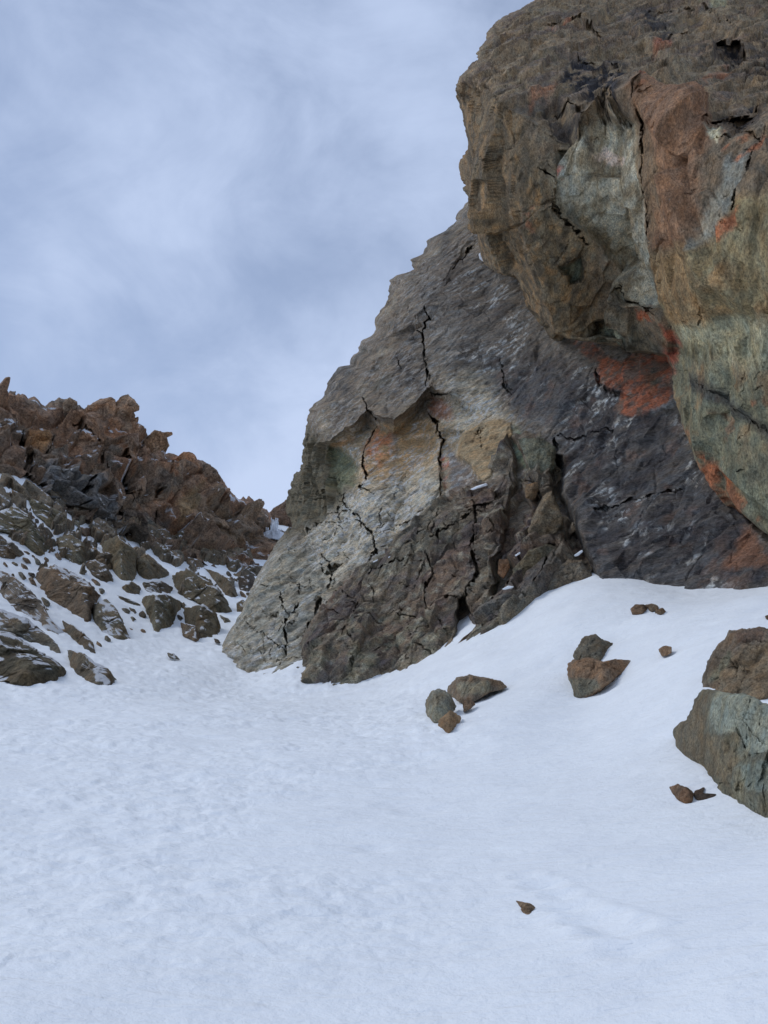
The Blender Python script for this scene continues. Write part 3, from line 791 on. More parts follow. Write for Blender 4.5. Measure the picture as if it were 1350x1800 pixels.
    pm = region(X, Y, Z4((430,560),(640,540),(820,560),(850,740),(880,900),(920,1130),(900,1310),(780,1270),(640,1100),(560,1010),(440,900),(410,720)), 10)
    pm = pm * (.55 + .45 * ss(n, -.3, .2))
    col = mixc(col, alb(114, 114, 102), pm * .8)
    col = mixc(col, alb(136, 140, 132), pm * ss(n2, -.05, .3) * .8); col = mixc(col, alb(88, 80, 64), pm * ss(-n2, .05, .4) * .7)
    col = mixc(col, alb(106, 114, 112), region(X, Y, Z4((430,600),(470,640),(500,800),(520,960),(450,900),(415,720)), 8) * .55)
    col = mixc(col, alb(156, 140, 136), region(X, Y, Z4((590,650),(640,590),(680,640),(740,680),(720,700),(620,690)), 5) * .8 * ss(n2, -.5, .1))
    rp = region(X, Y, Z4((820,380),(1080,420),(1120,560),(1080,700),(1100,1000),(930,1050),(880,900),(850,700)), 14)
    col = mixc(col, alb(100, 76, 58), rp * .8); col = mixc(col, alb(80, 76, 62), rp * ss(n3, -.1, .3) * .5)
    rp2 = region(X, Y, Z4((930,1050),(1180,1000),(1260,850),(1500,850),(1500,1500),(920,1500)), 14)
    col = mixc(col, alb(110, 94, 66), rp2 * .7); col = mixc(col, alb(86, 90, 74), rp2 * ss(n, .05, .35) * .6)
    col = mixc(col, alb(100, 106, 104), region(X, Y, Z4((1190,690),(1290,700),(1260,870),(1200,980),(1110,1030),(1120,900),(1190,800)), 7) * .75)
    lg = region(X, Y, Z5((880,320),(960,330),(1500,250),(1500,1500),(1250,1260),(1030,1000),(870,690)), 14)
    col = mixc(col, alb(90, 96, 84), lg * .8)
    col = mixc(col, alb(104, 88, 66), lg * ss(n2, .1, .4) * .6)
    col = mixc(col, alb(120, 124, 108), lg * region(X, Y, Z5((950,320),(1200,280),(1400,330),(1400,480),(1270,540),(1150,480),(960,430)), 20) * .8)
    col = mixc(col, alb(74, 82, 74), region(X, Y, Z5((1100,900),(1400,900),(1400,1400),(1180,1180)), 40) * .7)
    bk = region(X, Y, Z5((950,530),(1020,560),(1100,610),(1220,740),(1320,850),(1290,880),(1160,760),(1040,640)), 8)
    col = mixc(col, alb(44, 46, 50), bk * .75)
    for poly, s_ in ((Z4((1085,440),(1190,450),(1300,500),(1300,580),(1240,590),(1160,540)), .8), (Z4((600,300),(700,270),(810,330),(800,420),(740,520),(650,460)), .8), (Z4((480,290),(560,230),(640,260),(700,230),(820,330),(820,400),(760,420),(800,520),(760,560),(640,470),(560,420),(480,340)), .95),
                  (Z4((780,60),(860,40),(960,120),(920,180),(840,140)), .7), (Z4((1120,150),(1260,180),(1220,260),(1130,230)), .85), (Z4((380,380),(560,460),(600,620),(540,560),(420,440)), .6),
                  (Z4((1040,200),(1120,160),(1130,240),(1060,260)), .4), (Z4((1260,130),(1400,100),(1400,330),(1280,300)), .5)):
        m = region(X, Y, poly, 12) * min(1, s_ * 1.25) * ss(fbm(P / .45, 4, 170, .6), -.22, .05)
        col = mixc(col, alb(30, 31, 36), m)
    rr = fbm(P / .5, 4, 171)
    for poly, c_, s_, th in ((Z4((1190,600),(1260,620),(1360,620),(1350,660),(1290,680),(1240,720),(1180,640)), (128,80,54), .8, 0.0), (Z4((1180,1000),(1230,930),(1290,900),(1270,960),(1200,1010)), (128,80,54), .9, -.2),
                  (Z4((870,770),(900,770),(890,830),(870,820)), (128,80,54), .8, -.1), (Z4((820,410),(900,400),(900,440),(830,450)), (120,74,52), .8, -.1), (Z4((445,700),(470,710),(465,760),(445,740)), (130,62,48), .8, -.3),
                  (Z4((420,120),(500,95),(500,115),(430,130)), (120,70,50), .7, -.2), (Z4((860,200),(930,170),(930,190),(870,215)), (120,64,46), .7, -.2), (Z4((340,380),(460,340),(440,380),(350,410)), (112,76,56), .6, -.1),
                  (Z4((1050,330),(1180,260),(1190,280),(1080,350)), (116,80,60), .7, -.1), (Z4((790,1290),(850,1290),(880,1350),(790,1350)), (130,66,44), .7, 0),
                  (Z5((720,200),(760,230),(820,300),(740,310)), (126,78,52), .7, -.05), (Z5((860,320),(930,420),(900,520),(880,700),(860,560)), (130,66,50), .8, -.1), (Z5((870,690),(960,800),(1000,900),(980,910),(900,780)), (120,74,50), .7, 0),
                  (Z5((1030,960),(1080,930),(1130,1040),(1120,1130),(1060,1080)), (126,76,50), .85, -.2), (Z5((1100,1080),(1200,1180),(1290,1270),(1270,1290),(1140,1180)), (112,72,50), .8, -.1), (Z5((1090,740),(1180,800),(1160,900),(1090,850)), (108,80,60), .6, 0),
                  (Z5((1260,690),(1350,670),(1350,690),(1270,705)), (120,70,48), .7, -.1), (Z4((280,880),(340,880),(350,1000),(290,960)), (112,74,54), .6, 0), (Z4((310,760),(360,780),(370,900),(320,860)), (120,92,54), .6, 0)):
        col = mixc(col, alb(*c_), region(X, Y, poly, 6) * s_ * ss(rr, th - .15, th + .2))
    m = region(X, Y, Z4((1090,560),(1170,580),(1160,630),(1100,600)), 4); col = mixc(col, alb(140, 148, 136), m * .8)
    m = region(X, Y, Z5((530,370),(580,330),(650,350),(680,400),(600,430),(540,425)), 5); col = mixc(col, alb(128, 140, 130), m * .8)
    m = region(X, Y, Z5((350,70),(430,70),(430,140),(380,150)), 5); col = mixc(col, alb(84, 98, 90), m * .7)
    m = region(X, Y, Z4((1060,10),(1160,20),(1170,50),(1090,50)), 4); col = mixc(col, alb(120, 126, 108), m * .7)
    col = col * np.array([1.16, 1.12, 1.08])
    Q = grid_quads(*px.shape)
    cx = px.ravel()[Q].mean(1); cy = py.ravel()[Q].mean(1)
    jx = cx + 6 * fbm(np.stack([cx / 15, cy / 15, 0 * cx], -1), 3, 199)
    lab = np.zeros(len(Q), int)
    lab[inside(jx, cy, Z4((430,560),(640,520),(820,560),(850,740),(880,900),(920,1130),(900,1310),(780,1270),(690,1170),(560,1010),(440,900),(410,720)))] = 1
    lab[inside(jx, cy, Z5((880,320),(960,330),(1800,250),(1900,1700),(1250,1560),(600,1200),(800,690)))] = 2
    lab[inside(jx, cy, Z4((-200,390),(170,390),(250,420),(330,700),(430,900),(560,1120),(640,1480),(-300,1500)))] = 3
    base = W(1350, 950, 28).tolist()
    root = empty('overhanging_cliff', base)
    tag(root, 'huge overhanging brown and green rock block stained orange, filling the upper right', 'cliff')
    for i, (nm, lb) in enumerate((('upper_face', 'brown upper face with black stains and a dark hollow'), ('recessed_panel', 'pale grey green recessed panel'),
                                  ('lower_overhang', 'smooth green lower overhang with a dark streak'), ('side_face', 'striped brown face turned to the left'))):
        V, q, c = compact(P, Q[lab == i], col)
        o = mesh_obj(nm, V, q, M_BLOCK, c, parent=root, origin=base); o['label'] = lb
build_block()

# ===== brown buttress at the foot
D_R = depth_field([(545,1212,31.5),(600,1205,31.5),(700,1180,31),(800,1125,30.5),(900,1070,30),(1045,1020,29.3),(535,1160,33.5),(560,1110,34.8),(650,1000,36.5),(770,910,37),(870,860,37.6),
 (900,790,38.4),(960,770,37.6),(990,900,34),(930,950,33.2),(850,1000,33.0),(700,1090,33.2),(600,1150,32.7),(545,1260,30),(900,1150,28),(1045,1080,28)], .02)
def build_buttress():
    x0, x1 = 534.0, 1051.0
    cols = np.arange(x0, x1, 1.45)
    T = interp(cols, zp([(297,845),(300,800),(312,740),(350,640),(420,570),(480,510),(560,450),(640,380),(720,320),(770,280),(870,225),(930,205),(960,160),(990,85),(1040,65),(1100,55),(1140,80),(1155,150),(1165,280),(1210,370),(1240,440),(1270,500),(1295,535)], 380, 740, .5185))
    T = T + rough_edge(cols, 14, ((40, 5), (16, 4), (7, 2)))
    Bm = interp(cols, [(534,1195),(548,1235),(700,1215),(830,1150),(1050,1060)])
    nr = 300; v = np.linspace(0, 1, nr)
    T0 = smooth1(T, 18)
    px = np.repeat(cols[None], nr, 0); py = T0[None] + (Bm - T0)[None] * v[:, None]
    py = py + (T - T0)[None] * np.exp(-(py - T0[None]) / 16)
    r = D_R(px, py)
    e = py - T[None]; el = px - x0
    r = r + 1.3 * np.exp(-e / 10) + 1.0 * np.exp(-el / 8) + .6 * np.exp(-(x1 - px) / 8)
    px, py, r = add_wrap(px, py, r, 'TLR', 8, .22, 7)
    P = W(px, py, r); N = blurn(normals(P), 6)
    st = basis(25, 52, 1.9, .8, 1)
    d1, g1, k1 = chisel(P, 2.8, 203, st, .12, 1.4, .55, .45, .03, .06)
    d2, g2, k2 = chisel(P, 1.0, 205, st, .15, 1.4, .6, .5, .05, .07)
    d3, g3, k3 = chisel(P, .36, 207, st, .2, 1.3, .5, .3, .09)
    rt = ss(px, 820, 940)
    disp = d1 * (.42 + .35 * rt) + d2 * (.20 + .16 * rt) + d3 * .07 + .14 * fbm(P / 1.9, 5, 213) + .05 * fbm(P / .3, 3, 215)
    P = P + N * disp[..., None]
    wq = np.stack([px / 20, py / 20, 0 * px], -1)
    wx, wy = 6 * fbm(wq, 3, 250), 6 * fbm(wq + 9, 3, 251)
    X, Y = px + wx * .6, py + wy * .6
    d = region(X, Y, Z2((818,590),(835,585),(850,650),(875,700),(850,730),(810,740),(805,680)), 4) * 2.6
    d = d + region(X, Y, Z2((1005,60),(1050,120),(1060,260),(1040,350),(1010,420),(1000,480),(960,570),(920,560),(960,460),(985,330),(1030,240)), 6) * 1.6
    d = d + region(X, Y, Z2((1145,140),(1170,240),(1190,360),(1160,390),(1100,410),(1060,400),(1110,330),(1130,240)), 6) * 2.0
    d = d + region(X, Y, Z2((1190,360),(1240,420),(1260,500),(1230,480),(1180,420)), 6) * 1.8
    CR = [(Z2((862,240),(882,330),(860,420),(880,500),(835,590)), 2.4, 1.1), (Z2((870,640),(900,620),(960,570),(1000,530)), 2.6, 1.0), (Z2((730,400),(850,330),(870,300)), 1.8, .7),
          (Z2((1000,530),(1080,470),(1150,420)), 2.4, .8), (Z2((1100,590),(1130,520),(1170,460)), 2.4, .9), (Z2((420,570),(480,600),(470,650)), 1.7, .6), (Z2((310,740),(340,780),(330,830)), 2.6, .8),
          (Z2((700,430),(740,520),(700,590),(720,650)), 1.6, .6), (Z2((600,640),(700,650),(760,590),(830,580)), 1.4, .5), (Z2((480,540),(560,500),(640,470)), 1.5, .5),
          (Z2((850,290),(920,270),(960,230)), 2, .7), (Z2((1140,60),(1155,120),(1150,200)), 2.5, .8), (Z2((1050,210),(1090,210),(1090,250),(1060,270)), 2, .7), (Z2((1060,370),(1120,290),(1100,250)), 2.2, .9)]
    rng = np.random.RandomState(11)
    for i in range(120):
        x, y = rng.uniform(550, 1040), rng.uniform(850, 1200); a = rng.choice([-.9, -1.9, .2]) + rng.uniform(-.4, .4); pl = [(x, y)]
        for k in range(rng.randint(3, 8)):
            a += rng.uniform(-.5, .5); x += 8 * math.cos(a); y += 8 * math.sin(a); pl.append((x, y))
        CR.append((pl, 1.05, rng.uniform(.1, .35)))
    d = d + cracks(px, py, P, CR, 4, 44)
    x, y, t = rays(px, py)
    P = P + np.stack([x, y, t], -1) * d[..., None]
    col = np.broadcast_to(alb(92, 87, 79), P.shape).copy()
    n = fbm(P / 1.4, 5, 260); n2 = fbm(P / .6 + 9, 4, 261); n3 = fbm(P / 2.6 + 3, 3, 262)
    col = mixc(col, alb(106, 100, 90), ss(n, .0, .5)); col = mixc(col, alb(68, 64, 62), ss(-n, .1, .5))
    col = mixc(col, alb(96, 80, 70), ss(n3, .0, .35) * .6); col = mixc(col, alb(92, 97, 88), ss(-n3, .05, .4) * .3)
    lowz = region(X, Y, Z2((290,900),(300,740),(500,600),(700,640),(850,700),(700,850),(400,930)), 30)
    col = mixc(col, alb(102, 106, 94), lowz * ss(n2, -.2, .4) * .6)
    col = mixc(col, alb(150, 150, 138), ss(fbm(P / .35, 4, 263), .25, .45) * .4)
    col = mixc(col, alb(74, 68, 74), ss(fbm((P @ st.T) / .8 + 3, 4, 264), .1, .4) * .5)
    col = mixc(col, alb(80, 80, 82), region(X, Y, Z2((860,640),(960,570),(1080,500),(1280,520),(1100,620),(950,680),(880,700)), 16) * .5)
    nn = normals(P)[..., 2]
    Q = grid_quads(*px.shape)
    cx = px.ravel()[Q].mean(1); cy = py.ravel()[Q].mean(1)
    lab = np.zeros(len(Q), int)
    lab[inside(cx, cy, Z2((960,330),(1050,240),(985,85),(1010,-60),(1200,-60),(1400,560),(1200,700),(700,900),(870,690),(900,620),(960,570),(1000,480)))] = 1
    base = W(700, 1181, 31).tolist()
    root = empty('rock_buttress', base)
    tag(root, 'cracked grey brown rock buttress leaning against the foot of the slab cliff', 'rock outcrop')
    for i, (nm, lb) in enumerate((('main_rib', None), ('shattered_blocks', 'shattered blocks with dark gaps between them'))):
        V, q, c = compact(P, Q[lab == i], col)
        o = mesh_obj(nm, V, q, M_BUTT, c, parent=root, origin=base)
        if lb: o['label'] = lb
build_buttress()

# ===== left ridge
E_R = depth_field([(0,685,100),(125,698,105),(222,692,108),(300,762,112),(380,830,115),(470,905,122),(0,850,80),(200,935,94),(400,990,101),(460,965,110),(100,800,93),(250,850,98),
 (350,900,104),(420,940,106),(0,960,74),(150,985,80),(300,1010,86),(0,760,93),(-160,680,96),(-160,860,78),(480,1020,98)], .02)
TE = [(-170,668),(-80,676),(0,685),(12,687),(24,692),(34,690),(48,701),(60,696),(72,711),(90,711),(104,703),(118,699),(128,700),(136,714),(148,718),(160,712),(176,704),(196,699),(202,708),(207,712),(214,722),(226,736),(236,750),(250,764),(258,772),
      (268,778),(280,784),(290,790),(300,794),(306,796),(310,798),(314,800),(330,795),(342,804),(346,813),(362,817),(376,826),(384,834),(392,848),(400,858),(412,866),(420,874),(440,878),(456,886),(468,893),(474,905),(478,925)]
def build_ridge():
    cols = np.arange(-170, 478.5, 1.5)
    T = interp(cols, TE) + rough_edge(cols, 24, ((24, 5), (10, 4.5), (4.5, 2.5)))
    Bm = interp(cols, [(-170,900),(0,908),(100,936),(150,950),(300,988),(400,1015),(478,1000)])
    nr = 230; v = np.linspace(0, 1, nr)
    T0 = smooth1(T, 10)
    px = np.repeat(cols[None], nr, 0); py = T0[None] + (Bm - T0)[None] * v[:, None]
    py = py + (T - T0)[None] * np.exp(-(py - T0[None]) / 14)
    r = E_R(px, py)
    r = r + 3 * np.exp(-(py - T[None]) / 9) + 5 * np.exp(-(478 - px) / 10)
    px, py, r = add_wrap(px, py, r, 'TR', 8, .18, 5)
    edgef = .12 + .88 * ss(py - interp(px, TE), 0, 24)
    P = W(px, py, r); N = blurn(normals(P), 6)
    st = basis(10, 62, 1.9, .75, 1)
    d1, g1, k1 = chisel(P, 9, 303, st, .06, 1.7, .5, .25, .03, .06)
    d2, g2, k2 = chisel(P, 3.2, 305, st, .12, 1.5, .7, .4, .04, .07)
    d3, g3, k3 = chisel(P, 1.2, 307, basis(10, 40, 1.5, .8, 1), .2, 1.2, .6, .3, .08)
    smooth = region(px, py, Z1((830,520),(1000,560),(1150,640),(1110,760),(950,800),(800,700),(720,600)), 25)
    disp = d1 * 1.9 + d2 * (1.25 - .85 * smooth) + d3 * (.42 - .18 * smooth) + .6 * fbm(P / 9, 5, 313)
    disp = disp * edgef
    P = P + N * disp[..., None]
    CR = [(Z1((520,390),(560,450),(580,480),(560,520),(570,580)), 4, 3), (Z1((0,270),(40,370),(100,430),(130,470)), 5, 2.5), (Z1((100,290),(90,350)), 3, 2.5), (Z1((560,400),(600,350)), 2.5, 2), (Z1((740,400),(770,450)), 2.5, 2),
          (Z1((340,520),(320,590),(290,620)), 3.5, 2.5), (Z1((110,480),(170,520),(160,560)), 6, 3), (Z1((690,490),(680,560)), 2.5, 1.6), (Z1((530,600),(520,690)), 4, 2.5), (Z1((480,220),(500,260)), 3, 2.5), (Z1((700,600),(680,700),(820,790)), 4, 2),
          (Z1((870,480),(920,530)), 3, 2), (Z1((300,270),(420,340),(480,420)), 2.5, 1.8), (Z1((180,240),(230,300),(200,380)), 2.5, 1.8), (Z1((600,520),(620,590)), 2.5, 1.6)]
    d = cracks(px, py, P, CR, 6, 55)
    wq = np.stack([px / 15, py / 15, 0 * px], -1)
    X, Y = px + 5 * fbm(wq, 3, 350), py + 5 * fbm(wq + 9, 3, 351)
    bul = region(X, Y, Z1((760,560),(1000,570),(1140,650),(1110,700),(1000,720),(760,640)), 12)
    d = d - 3.0 * bul - 2.0 * region(X, Y, Z1((180,440),(330,440),(400,520),(510,600),(520,700),(400,690),(290,640),(170,570)), 6) \
          + 2.0 * region(X, Y, Z1((860,700),(1100,720),(1060,790),(940,800),(820,760)), 8)
    x, y, t = rays(px, py)
    P = P + np.stack([x, y, t], -1) * d[..., None]
    col = np.broadcast_to(alb(98, 87, 76), P.shape).copy()
    n = fbm(P / 7, 5, 360); n2 = fbm(P / 3 + 9, 4, 361)
    up = 1 - ss(py - interp(px, TE), 60, 190)
    col = mixc(col, alb(124, 100, 82), ss(n, -.05, .35) * (.25 + .6 * up)); col = mixc(col, alb(74, 71, 66), ss(-n, .05, .4) * .7)
    col = mixc(col, alb(130, 92, 64), ss(n2, .15, .4) * up * .6)
    col = mixc(col, (alb(90, 76, 66)) * 1.0, ss(k2, .6, .62) * .4); col = mixc(col, alb(116, 92, 74), ss(-k2, -.3, -.28) * up * .5)
    for poly, c_, s_ in ((Z1((120,300),(200,300),(220,340),(160,360),(110,330)), (136,98,56), .7), (Z1((740,390),(830,380),(830,430),(780,450),(745,420)), (134,92,60), .7), (Z1((180,440),(330,440),(400,520),(510,600),(520,690),(400,690),(290,640),(170,570)), (84,88,92), .85),
                  (Z1((540,620),(720,600),(760,640),(680,720),(540,690)), (70,68,66), .7), (Z1((760,560),(840,520),(850,600),(790,640)), (104,92,68), .7), (Z1((860,560),(1130,620),(1120,760),(900,780),(820,640)), (92,82,70), .8),
                  (Z1((640,640),(665,640),(660,720),(640,720)), (110,116,110), .5)):
        col = mixc(col, alb(*c_), region(X, Y, poly, 6) * s_)
    col = col * np.array([.90, .92, .95])
    sn = ss(fbm((P @ basis(10, -40, 3, .7, 1).T) / 1.5, 3, 370), .34, .42) * ss(normals(P)[..., 2], .3, .5)
    for poly in (Z1((395,445),(445,470),(447,487),(395,462)), Z1((530,420),(570,465),(575,490),(555,520),(565,480)), Z1((605,325),(600,350),(597,340)), Z1((20,310),(40,330),(30,325)), Z1((20,365),(60,400),(75,415),(50,400)), Z1((790,655),(812,672),(800,672)), Z1((920,540),(935,547),(925,550)), Z1((728,592),(760,612),(745,608)), Z1((560,262),(590,270),(575,275))):
        sn = np.maximum(sn, region(px, py, poly, 1.5))
    col = mixc(col, SNOW, sn * (py > interp(px, TE) + 3))
    Q = grid_quads(*px.shape)
    base = W(150, 940, 84).tolist()
    V, q, c = compact(P, Q, col)
    root = empty('rock_ridge', base)
    tag(root, 'jagged orange brown rock ridge on the left skyline', 'ridge')
    cx = px.ravel()[Q].mean(1); cy = py.ravel()[Q].mean(1)
    lab = np.zeros(len(Q), int)
    lab[inside(cx, cy, Z1((160,440),(330,440),(400,520),(520,600),(530,700),(400,700),(290,640),(170,570)))] = 1
    lab[inside(cx, cy, Z1((720,600),(840,520),(1000,540),(1300,600),(1300,800),(1100,900),(940,860),(800,700)))] = 2
    for i, (nm, lb) in enumerate((('skyline_crest', 'jagged orange brown crest'), ('grey_crag', 'smooth blue grey crag below the crest'), ('rounded_nose', 'rounded dark brown nose above the ice'))):
        V, q, c = compact(P, Q[lab == i], col)
        o = mesh_obj(nm, V, q, M_RIDGE, c, parent=root, origin=base); o['label'] = lb
build_ridge()

# ------------------------------------------------------------------ boulders and outcrops
def boulder(name, outline, col, label, cat='boulder', group=None, k=.85, bulge=.55, drop=.08, seed=1, mat=None, rough=1.0, cuts=9, r0=None, step=2.2,
            snow=0.0, patches=(), parent=None, cr=(), rimnoise=.05, rscale=1.0, lean=None, sink=.55):
    a = np.array(outline, float)
    cen = a.mean(0)
    sizep = max(a[:, 0].max() - a[:, 0].min(), a[:, 1].max() - a[:, 1].min())
    # resample the outline
    q = np.concatenate([a, a[:1]]); L = np.concatenate([[0], np.cumsum(np.hypot(*np.diff(q, axis=0).T))])
    n = int(max(36, min(420, L[-1] / step)))
    s = np.linspace(0, L[-1], n, endpoint=False)
    ox, oy = np.interp(s, L, q[:, 0]), np.interp(s, L, q[:, 1])
    for _ in range(2):
        ox = (np.roll(ox, 1) + 2 * ox + np.roll(ox, -1)) / 4; oy = (np.roll(oy, 1) + 2 * oy + np.roll(oy, -1)) / 4
    ang = np.linspace(0, 2 * math.pi, n, endpoint=False)
    rn = 0
    for o_, am in ((5, 1.0), (13, .7), (29, .55), (60, .4)):
        rn = rn + am * vnoise(np.stack([np.cos(ang) * o_ / 3 + seed, np.sin(ang) * o_ / 3, 0 * ang + seed], -1), seed)
    ox = cen[0] + (ox - cen[0]) * (1 + rimnoise * rn); oy = cen[1] + (oy - cen[1]) * (1 + rimnoise * rn)
    pymax = a[:, 1].max(); low = ss(oy, cen[1], pymax)
    if r0 is None:
        j = a[:, 1].argmax(); r0 = float(rsnow(a[j, 0], a[j, 1] - 1)) * rscale
    half = sizep / 2; Wm = half * r0 / FPX                   # half size in metres
    oy = oy + low * drop * half
    M = int(max(10, min(150, half / step * 1.15)))
    rho = np.sin(np.linspace(0, 1, M + 1) * math.pi / 2) ** .9
    px = cen[0] + (ox - cen[0])[None] * rho[:, None]; py = cen[1] + (oy - cen[1])[None] * rho[:, None]
    if lean is None: rs = np.clip(rsnow(px, np.minimum(py, pymax)) / r0 * rscale, .93, 2.2) ** k * r0
    else:   # stands on the snow: every column of the stone starts where the snow is at its foot
        xs = np.linspace(a[:, 0].min(), a[:, 0].max(), 60); yb = np.full(60, -1e9); qq = np.concatenate([a, a[:1]])
        for (x0_, y0_), (x1_, y1_) in zip(qq[:-1], qq[1:]):
            if x0_ == x1_: continue
            t_ = (xs - x0_) / (x1_ - x0_); ok = (t_ >= -1e-6) & (t_ <= 1 + 1e-6)
            yb = np.where(ok, np.maximum(yb, y0_ + (y1_ - y0_) * t_), yb)
        yb = np.where(yb < -1e8, pymax, yb); yb = smooth1(yb, 4)
        rb_ = smooth1(rsnow(xs, yb), 5) * rscale
        YB = np.interp(px, xs, yb); RB = np.interp(px, xs, rb_)
        rs = RB * (1 + lean * np.clip(YB - py, -4, 999) / FPX) + bulge * Wm * sink
    u, v = (px - cen[0]) / half, (py - cen[1]) / half
    rng = np.random.RandomState(seed)
    h = np.sqrt(np.clip(1 - rho[:, None] ** 2.6, 0, 1)) * 1.15 + 0 * u
    for _ in range(cuts):
        t = rng.uniform(0, 2 * math.pi); sl = rng.uniform(.25, 1.5)
        c = rng.uniform(.45, 1.0)
        h = np.minimum(h, c + sl * .5 - sl * (u * math.cos(t) + v * math.sin(t)) * rng.uniform(.6, 1.2))
    hmin = np.clip(h, .0, 2)
    Bm = bulge * Wm
    F = W(px, py, rs - Bm * hmin)
    Bk = W(px, py, rs + Bm * np.sqrt(np.clip(1 - rho[:, None] ** 2, 0, 1)) * .9 + 0 * px)
    P = np.concatenate([F, Bk[-2::-1]], 0)
    PX = np.concatenate([px, px[-2::-1]], 0); PY = np.concatenate([py, py[-2::-1]], 0)
    N = np.zeros_like(P); ctr = P.reshape(-1, 3).mean(0)
    N = P - ctr; N /= np.linalg.norm(N, axis=-1, keepdims=True) + 1e-9
    d1, g, kk = chisel(P, Wm * .75, seed + 7, basis(10, rng.uniform(20, 70), 1.5, .8, 1), .3, 1, .5, .25, .05)
    d2, g2, kk2 = chisel(P, Wm * .25, seed + 9, basis(10, rng.uniform(20, 70), 1.4, .8, 1), .35, 1, .5, .4, .08)
    prof = np.clip(1 - np.concatenate([rho, rho[-2::-1]])[:, None] ** 6 * .75, 0, 1)
    disp = Wm * rough * (.16 * d1 + .055 * d2 + .09 * fbm(P / (Wm * .6), 5, seed + 11)) * prof
    if cr: disp = disp - cracks(PX, PY, P, cr, 3, seed)
    P = P + N * disp[..., None]
    P[0] = P[0].mean(0); P[-1] = P[-1].mean(0)
    c = np.broadcast_to(alb(*col), P.shape).copy()
    n1 = fbm(P / (Wm * .7), 5, seed + 20); n2 = fbm(P / (Wm * .35) + 3, 4, seed + 21)
    c = c * (1 + .30 * n1[..., None] + .25 * n2[..., None])
    c = mixc(c, alb(col[0] * 1.05, col[1] * .96, col[2] * .86), ss(fbm(P / Wm + 5, 3, seed + 22), .0, .4) * .6)
    wq = np.stack([PX / 14, PY / 14, 0 * PX], -1)
    X, Y = PX + 5 * fbm(wq, 3, seed + 30), PY + 5 * fbm(wq + 9, 3, seed + 31)
    for poly, pc, s_ in patches: c = mixc(c, alb(*pc), region(X, Y, poly, 5) * s_)
    if snow > 0:
        nn = blurn(normals(P), 1)[..., 2]; nn = nn * np.sign(nn[:M // 2].mean() + 1e-6) if nn[:M // 2].mean() < 0 else nn
        sn = ss(nn + .45 * fbm((P @ basis(5, -38, 2.6, .6, 1).T) / .45, 4, seed + 40), .86 - snow, .93 - snow)
        c = mixc(c, SNOW, sn)
    nr = P.shape[0]
    i = np.arange(nr * n).reshape(nr, n); i = np.concatenate([i, i[:, :1]], 1)
    Q = np.stack([i[:-1, :-1], i[:-1, 1:], i[1:, 1:], i[1:, :-1]], -1).reshape(-1, 4)
    bp = W(cen[0], pymax, r0)
    o = mesh_obj(name, P, Q, mat or M_BOUL, c, origin=None if parent is not None else bp, parent=parent)
    if parent is None: tag(o, label, cat, group)
    return o

